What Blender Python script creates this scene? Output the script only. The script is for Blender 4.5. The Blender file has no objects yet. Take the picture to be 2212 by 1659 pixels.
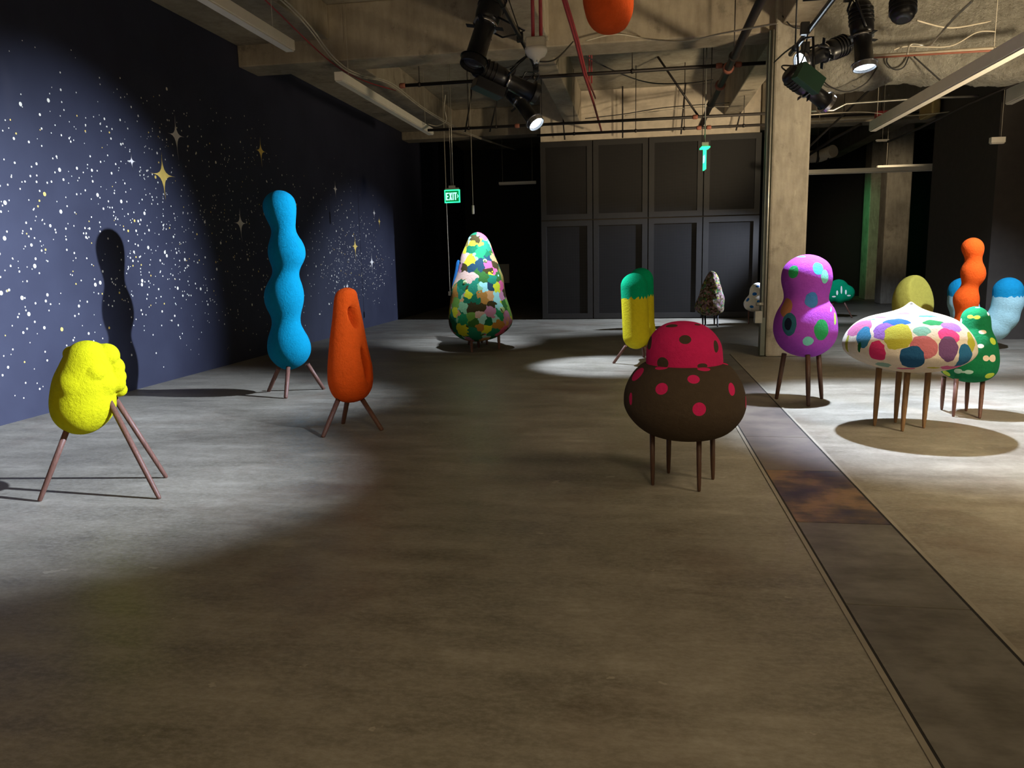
import bpy, math, random
import numpy as np
from mathutils import Vector, Matrix
from mathutils.bvhtree import BVHTree

SC = bpy.context.scene
COL = SC.collection
PI = math.pi

# ------------------------------------------------------------------ camera
F, CX, CY, H = 1660.0, 1106.0, 829.5, 1.55
_d1 = np.array([269, -277, F]); _d1 /= np.linalg.norm(_d1)
_d3 = np.array([220, (F * F + 269 * 220) / 277.0, F]); _d3 /= np.linalg.norm(_d3)
_d2 = np.cross(_d3, _d1)
ROT = np.stack([_d2, _d1, -_d3])
if ROT[0, 0] < 0: ROT[0] *= -1
EYE = np.array([0, 0, H])
cd = bpy.data.cameras.new('camera'); cam = bpy.data.objects.new('camera', cd); COL.objects.link(cam)
cd.sensor_fit = 'HORIZONTAL'; cd.sensor_width = 36.0; cd.lens = F / 2212 * 36.0
cd.clip_start = 0.05; cd.clip_end = 200
_m = Matrix.Identity(4)
for r in range(3):
    _m[r][0] = ROT[r, 0]; _m[r][1] = -ROT[r, 1]; _m[r][2] = -ROT[r, 2]; _m[r][3] = EYE[r]
cam.matrix_world = _m
SC.camera = cam

# ------------------------------------------------------------------ world, exposure
SC.view_settings.view_transform = 'Standard'
SC.view_settings.look = 'None'
SC.view_settings.exposure = 0.0
SC.view_settings.gamma = 1.0
SC.view_settings.use_curve_mapping = False
w = bpy.data.worlds.new('World'); SC.world = w; w.use_nodes = True
w.node_tree.nodes['Background'].inputs[0].default_value = (1.0, 0.76, 0.46, 1)
w.node_tree.nodes['Background'].inputs[1].default_value = 0.6
SC.cycles.use_denoising = True
SC.cycles.max_bounces = 6
SC.cycles.diffuse_bounces = 4
SC.cycles.sample_clamp_indirect = 4.0

# ------------------------------------------------------------------ lamps
COOL = (0.75, 0.89, 1.14)
def spot(name, loc, target, watts, size, blend, col=COOL, soft=0.05):
    l = bpy.data.lights.new(name, 'SPOT'); l.energy = watts; l.spot_size = math.radians(size)
    l.spot_blend = blend; l.color = col; l.shadow_soft_size = soft
    o = bpy.data.objects.new(name, l); COL.objects.link(o)
    o.location = loc
    d = Vector(target) - Vector(loc)
    o.rotation_euler = d.to_track_quat('-Z', 'Y').to_euler()
    return o
spot('spotlight_beam', (2.18, 8.27, 3.22), (2.65, 7.75, 0), 1650, 76, 0.55)
spot('spotlight_beam', (1.50, 8.70, 3.34), (-6.2, 7.9, 0.9), 5200, 46, 0.9)
spot('spotlight_beam', (1.55, 4.55, 3.40), (-6.2, 4.9, 0.7), 5800, 54, 1.0)
spot('spotlight_beam', (-1.36, 11.22, 3.34), (-0.42, 11.05, 0.0), 1300, 40, 0.7)
spot('spotlight_beam', (-2.0, 11.65, 3.7), (-2.62, 12.95, 1.75), 1500, 40, 1.0)
spot('spotlight_beam', (5.3, 18.6, 2.95), (-1.5, 18.1, 0.2), 4600, 50, 0.6)
spot('spotlight_beam', (1.92, 8.1, 2.85), (4.3, 8.4, 0.0), 900, 50, 0.7)
spot('spotlight_beam', (5.2, 9.0, 4.8), (4.9, 12.2, 0.6), 1800, 56, 0.8)
spot('spotlight_beam', (3.6, 15.2, 3.6), (4.9, 19.1, 0.6), 900, 42, 0.8)
# warm fill spots added out of view to brighten ceiling, floor and far parts
WARM = (1.0, 0.82, 0.55)
spot('fill_spot', (1.8, -1.2, 5.2), (1.6, 3.4, 0.0), 1000, 100, 1.0, WARM, 1.0)
spot('fill_spot', (5.0, 3.5, 5.2), (3.8, 6.8, 0.0), 2500, 86, 1.0, WARM, 1.0)
spot('fill_spot', (6.5, 7.0, 1.2), (2.2, 12.4, 5.2), 1900, 74, 0.9, WARM, 0.4)
spot('fill_spot', (5.0, 13.4, 2.2), (0.2, 19.4, 4.95), 1150, 46, 0.8, WARM, 0.15)
spot('fill_spot', (4.7, 7.2, 4.1), (-0.24, 7.0, 3.75), 800, 6.5, 0.5, WARM, 0.05)
spot('fill_spot', (5.2, 19.0, 4.3), (7.5, 25.0, 2.6), 330, 40, 0.9, WARM, 0.3)
spot('fill_spot', (-1.5, 1.5, 0.6), (-4.44, 7.6, 4.4), 130, 40, 1.0, WARM, 0.3)
spot('exit_glow', (4.6, 25.2, 3.2), (7.3, 26.5, 2.2), 90, 70, 0.9, (0.1, 1.0, 0.35), 0.2)

# ------------------------------------------------------------------ pixel -> place
def ray(x, y): return ROT @ np.array([x - CX, y - CY, F])
def fl(x, y, z=0.0):
    r = ray(x, y); return EYE + r * ((z - H) / r[2])
def atY(x, y, Y):
    r = ray(x, y); return EYE + r * (Y / r[1])
def atX(x, y, X):
    r = ray(x, y); return EYE + r * (X / r[0])
class Plane:
    """upright plane through p0, square to the horizontal line of sight"""
    def __init__(s, p0):
        s.p0 = np.array([p0[0], p0[1], 0.0]); n = s.p0 / np.linalg.norm(s.p0); s.n = n
        s.t = np.array([n[1], -n[0], 0.0])
        s.scale = None
    def at(s, x, y, off=0.0):
        r = ray(x, y); k = (s.p0 @ s.n + off) / (r @ s.n); return EYE + r * k
    def sz(s, x, y):
        p = s.at(x, y); return (p - s.p0) @ s.t, p[2]
    def m(s, px):
        return px * np.linalg.norm(s.p0) / F

# ------------------------------------------------------------------ objects
def put(o, label=None, cat=None, group=None, kind=None):
    if label: o['label'] = label
    if cat: o['category'] = cat
    if group: o['group'] = group
    if kind: o['kind'] = kind
    return o
def thing(name, loc, label, cat, group=None):
    o = bpy.data.objects.new(name, None); COL.objects.link(o)
    o.empty_display_size = 0.1; o.location = loc
    return put(o, label, cat, group)
def root_of(o):
    v = Vector((0, 0, 0))
    while o is not None:
        v += o.location; o = o.parent
    return v
class MB:
    def __init__(s): s.v = []; s.f = []; s.mi = []; s.cur = 0
    def add(s, vs, fs, mi=None):
        b = len(s.v); s.v += [tuple(map(float, p)) for p in vs]
        for f in fs: s.f.append(tuple(int(i) + b for i in f)); s.mi.append(s.cur if mi is None else mi)
        return s
    def box(s, lo, hi, mi=None):
        x0, y0, z0 = lo; x1, y1, z1 = hi
        return s.add([(x0, y0, z0), (x1, y0, z0), (x1, y1, z0), (x0, y1, z0), (x0, y0, z1), (x1, y0, z1), (x1, y1, z1), (x0, y1, z1)],
              [(0, 3, 2, 1), (4, 5, 6, 7), (0, 1, 5, 4), (1, 2, 6, 5), (2, 3, 7, 6), (3, 0, 4, 7)], mi)
    def obox(s, c, ax, ay, az, hx, hy, hz):
        c = np.array(c); P = []
        for dz in (-1, 1):
            for dx, dy in ((-1, -1), (1, -1), (1, 1), (-1, 1)):
                P.append(c + np.array(ax) * hx * dx + np.array(ay) * hy * dy + np.array(az) * hz * dz)
        return s.add(P, [(0, 3, 2, 1), (4, 5, 6, 7), (0, 1, 5, 4), (1, 2, 6, 5), (2, 3, 7, 6), (3, 0, 4, 7)])
    def rings(s, centers, rads, n=16, cap=True, frames=None):
        """tube through centres with a radius at each"""
        C = [np.array(c, float) for c in centers]; k = len(C); vs = []; fs = []
        T = []
        for i in range(k):
            a = C[max(i - 1, 0)]; b = C[min(i + 1, k - 1)]; d = b - a
            L = np.linalg.norm(d); T.append(d / L if L > 1e-9 else np.array([0, 0, 1.0]))
        u = np.cross(T[0], [0, 0, 1.0])
        if np.linalg.norm(u) < 1e-3: u = np.cross(T[0], [0, 1.0, 0])
        u /= np.linalg.norm(u)
        for i in range(k):
            u = u - T[i] * (u @ T[i]); u /= max(np.linalg.norm(u), 1e-9); w_ = np.cross(T[i], u)
            for j in range(n):
                a = 2 * PI * j / n
                vs.append(C[i] + (u * math.cos(a) + w_ * math.sin(a)) * rads[i])
        for i in range(k - 1):
            for j in range(n):
                fs.append((i * n + j, i * n + (j + 1) % n, (i + 1) * n + (j + 1) % n, (i + 1) * n + j))
        if cap:
            fs.append(tuple(range(n - 1, -1, -1))); fs.append(tuple((k - 1) * n + j for j in range(n)))
        return s.add(vs, fs)
    def cyl(s, a, b, r, n=16, r2=None): return s.rings([a, b], [r, r if r2 is None else r2], n)
    def build(s, name, mats, parent=None, smooth=False, bevel=0.0):
        L = root_of(parent) if parent else Vector((0, 0, 0))
        me = bpy.data.meshes.new(name)
        me.from_pydata([(x - L.x, y - L.y, z - L.z) for x, y, z in s.v], [], s.f)
        if not isinstance(mats, (list, tuple)): mats = [mats]
        for m in mats: me.materials.append(m)
        for p, i in zip(me.polygons, s.mi): p.material_index = min(i, len(mats) - 1)
        if smooth:
            me.polygons.foreach_set('use_smooth', [len(p.vertices) <= 4 for p in me.polygons])
        me.update()
        o = bpy.data.objects.new(name, me); COL.objects.link(o)
        if parent: o.parent = parent
        if bevel:
            b = o.modifiers.new('bevel', 'BEVEL'); b.width = bevel; b.segments = 2; b.limit_method = 'ANGLE'
        return o
def cr(pts, n=8):
    """Catmull-Rom through points"""
    P = [np.array(p, float) for p in pts]; out = []
    for i in range(len(P) - 1):
        a = P[max(i - 1, 0)]; b = P[i]; c = P[i + 1]; d = P[min(i + 2, len(P) - 1)]
        for k in range(n):
            t = k / n
            out.append(0.5 * ((2 * b) + (-a + c) * t + (2 * a - 5 * b + 4 * c - d) * t * t + (-a + 3 * b - 3 * c + d) * t ** 3))
    out.append(P[-1]); return out
def tube(name, pts, r, mat, parent=None, n=8, curved=False, k=8):
    P = cr(pts, k) if curved else pts
    return MB().rings(P, [r] * len(P), n).build(name, mat, parent, True)

def pchip(x, y, xq):
    x = np.array(x, float); y = np.array(y, float); h = np.diff(x); d = np.diff(y) / h
    m = np.zeros(len(x))
    for i in range(1, len(x) - 1):
        if d[i - 1] * d[i] > 0:
            w1 = 2 * h[i] + h[i - 1]; w2 = h[i] + 2 * h[i - 1]
            m[i] = (w1 + w2) / (w1 / d[i - 1] + w2 / d[i])
    m[0] = d[0]; m[-1] = d[-1]
    i = np.clip(np.searchsorted(x, xq) - 1, 0, len(x) - 2); t = (xq - x[i]) / h[i]
    return (y[i] * (1 + 2 * t) * (1 - t) ** 2 + m[i] * h[i] * t * (1 - t) ** 2 + y[i + 1] * t * t * (3 - 2 * t) + m[i + 1] * h[i] * t * t * (t - 1))

def loft(plane, rows, depth=1.0, ns=96, nr=140, lump=0.0, seed=1, smooth=11.0):
    """upright body whose half widths follow rows of (y, left x, right x); round in plan"""
    S = []
    for y, a, b in rows:
        sa, za = plane.sz(a, y); sb, zb = plane.sz(b, y)
        S.append(((za + zb) / 2, (sa + sb) / 2, max((sb - sa) / 2, 0)))
    S.sort()
    z = [q[0] for q in S]; c = [q[1] for q in S]; w2 = [q[2] ** 2 for q in S]
    th = np.linspace(0, PI, nr); zq = z[0] + (z[-1] - z[0]) * (1 - np.cos(th)) / 2
    zu = np.linspace(z[0], z[-1], 601); wu = pchip(z, w2, zu); cu = pchip(z, c, zu)
    K = np.exp(-0.5 * (np.arange(-40, 41) / smooth) ** 2); K /= K.sum()
    def sm(a):
        p = np.concatenate([2 * a[0] - a[40:0:-1], a, 2 * a[-1] - a[-2:-42:-1]]); return np.convolve(p, K, 'valid')
    cq = np.interp(zq, zu, sm(cu)); rq = np.sqrt(np.maximum(np.interp(zq, zu, sm(wu)), 0))
    vs = []; fs = []; rng = np.random.RandomState(seed)
    ph = rng.rand(6) * 6
    for i in range(1, nr - 1):
        for j in range(ns):
            a = 2 * PI * j / ns
            k = 1.0
            if lump: k += lump * (math.sin(3 * a + 9 * zq[i] + ph[0]) + math.sin(5 * a - 14 * zq[i] + ph[1]) + 0.7 * math.sin(8 * a + 25 * zq[i] + ph[2])) / 2.7
            p = plane.p0 + plane.t * (cq[i] + rq[i] * k * math.cos(a)) + plane.n * (rq[i] * k * depth * math.sin(a))
            vs.append((p[0], p[1], zq[i]))
    nrr = nr - 2
    for i in range(nrr - 1):
        for j in range(ns):
            fs.append((i * ns + j, i * ns + (j + 1) % ns, (i + 1) * ns + (j + 1) % ns, (i + 1) * ns + j))
    b = len(vs); p = plane.p0 + plane.t * cq[0]; vs.append((p[0], p[1], zq[0]))
    p = plane.p0 + plane.t * cq[-1]; vs.append((p[0], p[1], zq[-1]))
    for j in range(ns):
        fs.append((b, (j + 1) % ns, j)); fs.append((b + 1, (nrr - 1) * ns + j, (nrr - 1) * ns + (j + 1) % ns))
    mb = MB(); mb.v = vs; mb.f = fs; mb.mi = [0] * len(fs)
    return mb

# ---- implicit surfaces (surface nets)
def smin(a, b, k):
    h = np.clip(0.5 + 0.5 * (b - a) / k, 0, 1); return b * (1 - h) + a * h - k * h * (1 - h)
def smax(a, b, k): return -smin(-a, -b, k)
def sph(P, c, r): return np.linalg.norm(P - np.array(c), axis=-1) - r
def ell(P, c, r, axes=None):
    D = P - np.array(c)
    if axes is not None: D = D @ np.array(axes).T
    r = np.array(r); k0 = np.linalg.norm(D / r, axis=-1); k1 = np.linalg.norm(D / (r * r), axis=-1)
    return k0 * (k0 - 1) / np.maximum(k1, 1e-6)
def cap(P, a, b, ra, rb=None):
    a = np.array(a); b = np.array(b); rb = ra if rb is None else rb
    d = b - a; t = np.clip(((P - a) @ d) / (d @ d), 0, 1)
    return np.linalg.norm(P - a - t[..., None] * d, axis=-1) - (ra + (rb - ra) * t)
def nets(f, lo, hi, h):
    lo = np.array(lo, float); n = np.ceil((np.array(hi) - lo) / h).astype(int) + 1
    g = np.stack(np.meshgrid(*[lo[i] + h * np.arange(n[i]) for i in range(3)], indexing='ij'), -1)
    V = f(g); ins = V < 0
    nc = n - 1
    acc = np.zeros((*nc, 3)); cnt = np.zeros(nc)
    corner = lambda A, d: A[d[0]:d[0] + nc[0], d[1]:d[1] + nc[1], d[2]:d[2] + nc[2]]
    for ax in range(3):
        o = [i for i in range(3) if i != ax]
        for u in (0, 1):
            for v in (0, 1):
                d0 = [0, 0, 0]; d0[o[0]] = u; d0[o[1]] = v; d1 = list(d0); d1[ax] = 1
                a = corner(V, d0); b = corner(V, d1); m = (a < 0) != (b < 0)
                t = np.where(m, a / np.where(m, a - b, 1), 0)
                p = np.zeros((*nc, 3)); p[..., o[0]] = u; p[..., o[1]] = v; p[..., ax] = t
                acc += p * m[..., None]; cnt += m
    act = cnt > 0; idx = -np.ones(nc, int); idx[act] = np.arange(act.sum())
    cell = np.argwhere(act); P = lo + h * (cell + acc[act] / cnt[act][:, None])
    for _ in range(3):                                   # settle on the surface
        e = h * 0.2; v0 = f(P); G = np.stack([f(P + e * np.eye(3)[i]) - f(P - e * np.eye(3)[i]) for i in range(3)], -1) / (2 * e)
        P = P - np.clip(v0 / np.maximum((G ** 2).sum(-1), 0.2), -h, h)[:, None] * G * 0.8
    fs = []
    for ax in range(3):
        o = [(ax + 1) % 3, (ax + 2) % 3]
        sl0 = [slice(None)] * 3; sl1 = [slice(None)] * 3; sl0[ax] = slice(0, -1); sl1[ax] = slice(1, None)
        a = ins[tuple(sl0)]; b = ins[tuple(sl1)]
        for q in np.argwhere(a != b):
            if q[o[0]] == 0 or q[o[1]] == 0 or q[o[0]] >= nc[o[0]] or q[o[1]] >= nc[o[1]]: continue
            ids = []
            for u, v in ((-1, -1), (0, -1), (0, 0), (-1, 0)):
                c = q.copy(); c[o[0]] += u; c[o[1]] += v; ids.append(idx[tuple(c)])
            if not a[tuple(q)]: ids = ids[::-1]
            fs.append(tuple(int(i) for i in ids))
    mb = MB(); mb.v = [tuple(p) for p in P]; mb.f = fs; mb.mi = [0] * len(fs)
    return mb

# ------------------------------------------------------------------ materials
class NT:
    def __init__(s, name):
        s.m = bpy.data.materials.new(name); s.m.use_nodes = True; s.t = s.m.node_tree; s.n = s.t.nodes
        s.b = s.n['Principled BSDF']; s.out = s.n['Material Output']
    def N(s, typ, **kw):
        n = s.n.new(typ)
        for k, v in kw.items(): setattr(n, k, v)
        return n
    def L(s, a, b): s.t.links.new(a, b)
    def coord(s): return s.N('ShaderNodeTexCoord').outputs['Object']
    def math(s, op, a, b=None, clamp=False):
        n = s.N('ShaderNodeMath', operation=op); n.use_clamp = clamp
        for i, q in enumerate((a, b)):
            if q is None: continue
            if isinstance(q, (int, float)): n.inputs[i].default_value = q
            else: s.L(q, n.inputs[i])
        return n.outputs[0]
    def noise(s, vec, scale, detail=3, rough=0.5, out='Fac'):
        n = s.N('ShaderNodeTexNoise'); n.inputs['Scale'].default_value = scale; n.inputs['Detail'].default_value = detail
        n.inputs['Roughness'].default_value = rough
        if vec is not None: s.L(vec, n.inputs['Vector'])
        return n.outputs[out]
    def scale(s, vec, sx, sy, sz):
        n = s.N('ShaderNodeMapping'); n.inputs['Scale'].default_value = (sx, sy, sz); s.L(vec, n.inputs['Vector']); return n.outputs[0]
    def ramp(s, fac, stops, mode='LINEAR'):
        n = s.N('ShaderNodeValToRGB'); r = n.color_ramp; r.interpolation = mode
        while len(r.elements) > 1: r.elements.remove(r.elements[-1])
        for i, (p, c) in enumerate(stops):
            e = r.elements[0] if i == 0 else r.elements.new(p)
            e.position = p; e.color = (*c, 1) if len(c) == 3 else c
        s.L(fac, n.inputs[0]); return n.outputs[0]
    def mix(s, fac, a, b):
        n = s.N('ShaderNodeMix', data_type='RGBA')
        for sock, q in ((n.inputs[0], fac), (n.inputs[6], a), (n.inputs[7], b)):
            if isinstance(q, (int, float)): sock.default_value = q
            elif isinstance(q, tuple): sock.default_value = (*q, 1)
            else: s.L(q, sock)
        return n.outputs[2]
    def bump(s, h, strength, dist=0.01):
        n = s.N('ShaderNodeBump'); n.inputs['Strength'].default_value = strength; n.inputs['Distance'].default_value = dist
        s.L(h, n.inputs['Height']); s.L(n.outputs[0], s.b.inputs['Normal'])
    def base(s, c):
        if isinstance(c, tuple): s.b.inputs['Base Color'].default_value = (*c, 1)
        else: s.L(c, s.b.inputs['Base Color'])
    def set(s, rough=0.5, metal=0.0, spec=0.5):
        s.b.inputs['Roughness'].default_value = rough; s.b.inputs['Metallic'].default_value = metal
        s.b.inputs['Specular IOR Level'].default_value = spec
        return s.m
def plain(name, c, rough=0.5, metal=0.0, spec=0.5, var=0.12, sc=8.0, bump=0.0):
    t = NT(name); v = t.coord(); n = t.noise(v, sc, 4)
    t.base(t.mix(t.ramp(n, [(0.3, (0, 0, 0)), (0.75, (1, 1, 1))]), tuple(x * (1 - var) for x in c), tuple(min(1, x * (1 + var)) for x in c)))
    if bump: t.bump(t.noise(v, sc * 5, 4), bump)
    return t.set(rough, metal, spec)
def emit(name, c, strength):
    t = NT(name); t.base(tuple(min(1, q) * 0.6 for q in c)); t.b.inputs['Emission Color'].default_value = (*c, 1)
    t.b.inputs['Emission Strength'].default_value = strength
    return t.set(0.4)
def felt(name, base, spots=(), wob=0.0, wsc=14, fuzz=1.0, build=None):
    """needle-felted wool: base colour, spots of (focus a, focus b, length, colour)"""
    t = NT(name); v = t.coord()
    if build: c = build(t, v)
    else:
        f = t.noise(v, 22, 4); c = t.mix(f, tuple(x * 0.86 for x in base), tuple(min(1, x * 1.12) for x in base))
    vec = v
    if wob and spots:
        n = t.N('ShaderNodeTexNoise'); n.inputs['Scale'].default_value = wsc; n.inputs['Detail'].default_value = 1.5; t.L(v, n.inputs['Vector'])
        a = t.N('ShaderNodeVectorMath', operation='SUBTRACT'); t.L(n.outputs['Color'], a.inputs[0]); a.inputs[1].default_value = (0.5, 0.5, 0.5)
        b = t.N('ShaderNodeVectorMath', operation='SCALE'); t.L(a.outputs[0], b.inputs[0]); b.inputs['Scale'].default_value = wob
        d = t.N('ShaderNodeVectorMath', operation='ADD'); t.L(v, d.inputs[0]); t.L(b.outputs[0], d.inputs[1]); vec = d.outputs[0]
    for a, b, ln, colr in spots:
        ds = []
        for q in (a, b):
            d = t.N('ShaderNodeVectorMath', operation='DISTANCE'); t.L(vec, d.inputs[0]); d.inputs[1].default_value = tuple(q); ds.append(d.outputs['Value'])
        c = t.mix(t.math('LESS_THAN', t.math('ADD', ds[0], ds[1]), float(ln)), c, colr)
    t.base(c)
    big = t.noise(v, 42, 4, 0.6); fine = t.noise(v, 210, 3, 0.7)
    t.bump(t.math('ADD', big, t.math('MULTIPLY', fine, 0.55)), 0.60 * fuzz, 0.022)
    return t.set(0.95, 0, 0.1)

# -- floor
def floor_mat():
    t = NT('polished_concrete'); v = t.coord()
    a = t.noise(v, 0.55, 6, 0.6); b = t.noise(t.scale(v, 0.7, 2.6, 1), 1.3, 7, 0.62); c = t.noise(v, 9, 6, 0.7)
    d = t.noise(t.scale(v, 1.0, 3.0, 1.0), 3.2, 6, 0.7)
    m = t.math('ADD', t.math('ADD', t.math('MULTIPLY', a, 0.42), t.math('MULTIPLY', b, 0.43)), t.math('ADD', t.math('MULTIPLY', c, 0.2), t.math('MULTIPLY', d, 0.3)))
    col = t.ramp(m, [(0.46, (0.075, 0.062, 0.045)), (0.60, (0.160, 0.140, 0.105)), (0.72, (0.240, 0.212, 0.165)), (0.86, (0.38, 0.345, 0.28))])
    fine = t.noise(t.scale(v, 1.0, 1.8, 1.0), 26, 5, 0.75)
    col = t.mix(t.math('MULTIPLY', t.ramp(fine, [(0.42, (0, 0, 0)), (0.70, (1, 1, 1))]), 0.42), col, (0.40, 0.37, 0.31))
    chips = t.ramp(t.noise(t.scale(v, 1, 1.4, 1), 4.2, 4, 0.62), [(0.690, (0, 0, 0)), (0.705, (1, 1, 1))])
    col = t.mix(t.math('MULTIPLY', chips, 0.5), col, (0.44, 0.39, 0.31))
    rust = t.ramp(t.noise(v, 0.75, 5, 0.6), [(0.52, (0, 0, 0)), (0.68, (1, 1, 1))])
    col = t.mix(t.math('MULTIPLY', rust, 0.45), col, (0.125, 0.078, 0.052))
    moss = t.ramp(t.noise(t.scale(v, 1.3, 0.9, 1), 1.9, 4, 0.55), [(0.56, (0, 0, 0)), (0.70, (1, 1, 1))])
    col = t.mix(t.math("MULTIPLY", moss, 0.15), col, (0.13, 0.125, 0.075))
    t.base(col)
    r = t.ramp(m, [(0.5, (0.34,) * 3), (0.85, (0.58,) * 3)]); t.L(r, t.b.inputs['Roughness'])
    t.bump(t.math('ADD', t.math('ADD', c, t.math('MULTIPLY', chips, -0.8)), t.math('MULTIPLY', t.noise(v, 2, 3), 1.5)), 0.10, 0.02)
    t.b.inputs['Specular IOR Level'].default_value = 0.22
    return t.m
def concrete(name, c0, c1, sc=1.2, bump=0.25, boards=False):
    t = NT(name); v = t.coord()
    m = t.math('ADD', t.math('MULTIPLY', t.noise(v, sc, 7, 0.65), 0.6), t.math('MULTIPLY', t.noise(t.scale(v, 2.2, 2.2, 0.5), sc * 3, 5, 0.6), 0.4))
    col = t.ramp(m, [(0.34, c0), (0.66, c1)])
    st = t.ramp(t.noise(t.scale(v, 3.0, 3.0, 0.6), 1.6, 5, 0.7), [(0.66, (0, 0, 0)), (0.74, (1, 1, 1))])
    col = t.mix(t.math('MULTIPLY', st, 0.35), col, tuple(min(1, x * 1.9) for x in c1))
    dk = t.ramp(t.noise(v, 2.3, 5, 0.7), [(0.3, (1, 1, 1)), (0.42, (0, 0, 0))])
    col = t.mix(t.math('MULTIPLY', dk, 0.55), col, tuple(x * 0.35 for x in c0))
    t.base(col); t.bump(t.noise(v, 14, 6, 0.7), bump, 0.03 if bump < 0.9 else 0.09)
    return t.set(0.85, 0, 0.25)
M = {}
M['floor'] = floor_mat()
M['slab'] = concrete('ceiling_concrete', (0.24, 0.205, 0.15), (0.42, 0.37, 0.275))
M['beam'] = concrete('beam_concrete', (0.22, 0.18, 0.13), (0.42, 0.355, 0.26))
M['column'] = concrete('column_concrete', (0.25, 0.22, 0.175), (0.46, 0.41, 0.33), 2.0)
M['foam'] = concrete('sprayed_fireproofing', (0.24, 0.22, 0.18), (0.42, 0.40, 0.34), 3.0, 1.0)
def mural():
    t = NT('night_sky_paint'); v = t.coord(); n = t.noise(v, 1.5, 5)
    t.base(t.ramp(n, [(0.3, (0.024, 0.025, 0.045)), (0.75, (0.034, 0.036, 0.060))])); t.bump(t.noise(v, 3.5, 6, 0.6), 0.12, 0.03)
    return t.set(0.6, 0, 0.3)
M['mural'] = mural()
M['star_white'] = plain('star_cream_paint', (0.82, 0.76, 0.70), 0.6)
M['star_gold'] = plain('star_gold_paint', (0.85, 0.58, 0.13), 0.5)
M['dot'] = plain('dot_cream_paint', (0.88, 0.82, 0.66), 0.6)
M['black'] = plain('black_paint', (0.010, 0.010, 0.012), 0.7)
M['dark_wall'] = plain('dark_brown_wall', (0.045, 0.036, 0.028), 0.75)
M['white_wall'] = plain('off_white_wall', (0.56, 0.47, 0.36), 0.8)
M['frame'] = plain('dark_bronze_frame', (0.019, 0.016, 0.014), 0.55)
def perf():
    t = NT('perforated_metal'); v = t.coord()
    vo = t.N('ShaderNodeTexVoronoi'); vo.inputs['Scale'].default_value = 38; vo.inputs['Randomness'].default_value = 0.0; t.L(v, vo.inputs['Vector'])
    t.base(t.ramp(vo.outputs['Distance'], [(0.30, (0.004, 0.003, 0.003)), (0.36, (0.016, 0.0135, 0.012))])); return t.set(0.6, 0.1, 0.3)
M['perf'] = perf()
M['fix_white'] = plain('white_enamel', (0.84, 0.77, 0.65), 0.8, 0, 0.15, var=0.03)
M['fix_grey'] = plain('grey_enamel_side', (0.36, 0.37, 0.33), 0.45, var=0.04)
M['pipe'] = plain('dark_iron_pipe', (0.035, 0.028, 0.024), 0.5, 0.5)
M['red'] = plain('red_conduit', (0.34, 0.028, 0.03), 0.45)
M['rust'] = plain('red_oxide_coupling', (0.30, 0.10, 0.06), 0.6)
M['galv'] = plain('galvanised_steel', (0.52, 0.49, 0.42), 0.38, 0.7)
M['cable'] = plain('pale_cable', (0.50, 0.44, 0.34), 0.6)
M['cable_black'] = plain('black_cable', (0.015, 0.014, 0.014), 0.6)
M['lamp_black'] = plain('black_lamp_housing', (0.014, 0.014, 0.016), 0.33, 0.2, bump=0.05)
M['lamp_ring'] = plain('polished_ring', (0.55, 0.55, 0.58), 0.18, 0.9)
M['lens_on'] = emit('lit_lens', (0.75, 0.88, 1.0), 16.0)
M['lens_off'] = plain('dark_lens', (0.03, 0.03, 0.04), 0.1)
M['steel_plain'] = plain('dull_latch_steel', (0.30, 0.29, 0.25), 0.45, 0.4)
M['green_gel'] = plain('dark_green_box', (0.012, 0.06, 0.03), 0.5)
M['steel_green'] = plain('grey_green_steel', (0.13, 0.145, 0.12), 0.5, 0.2)
M['gold'] = plain('gold_foil', (0.85, 0.62, 0.25), 0.25, 0.9, sc=30, bump=1.0)
M['plastic'] = plain('white_plastic', (0.72, 0.68, 0.60), 0.4, var=0.03)
M['diffuser'] = plain('matt_diffuser', (0.74, 0.68, 0.58), 0.9, 0, 0.1, var=0.03)
M['duct'] = plain('beige_duct', (0.42, 0.36, 0.27), 0.6)
def wood(name, c):
    t = NT(name); v = t.coord(); n = t.noise(t.scale(v, 60, 60, 4), 2, 5, 0.6)
    t.base(t.ramp(n, [(0.3, tuple(x * 0.7 for x in c)), (0.7, tuple(x * 1.25 for x in c))])); return t.set(0.5, 0, 0.3)
M['walnut'] = wood('walnut_leg_wood', (0.125, 0.058, 0.042))
M['teak'] = wood('teak_leg_wood', (0.20, 0.115, 0.055))
M['dark_wood'] = wood('dark_leg_wood', (0.062, 0.030, 0.018))
M['black_wood'] = wood('black_leg_wood', (0.015, 0.012, 0.012))

# ------------------------------------------------------------------ room shell
XW = -6.3
SLAB = 5.5
def struct(name, mb, mats, label, parent=None, **kw):
    o = mb.build(name, mats, parent, **kw)
    if parent is None: put(o, label, None, None, 'structure')
    return o
struct('floor', MB().box((XW - 0.2, -3, -0.2), (16, 31, 0.0)), M['floor'], 'worn polished concrete floor with pale scuffs')
struct('ceiling', MB().box((XW - 0.2, -3, SLAB), (16, 31, SLAB + 0.25)), M['slab'], 'raw concrete ceiling slab between beams')
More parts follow.
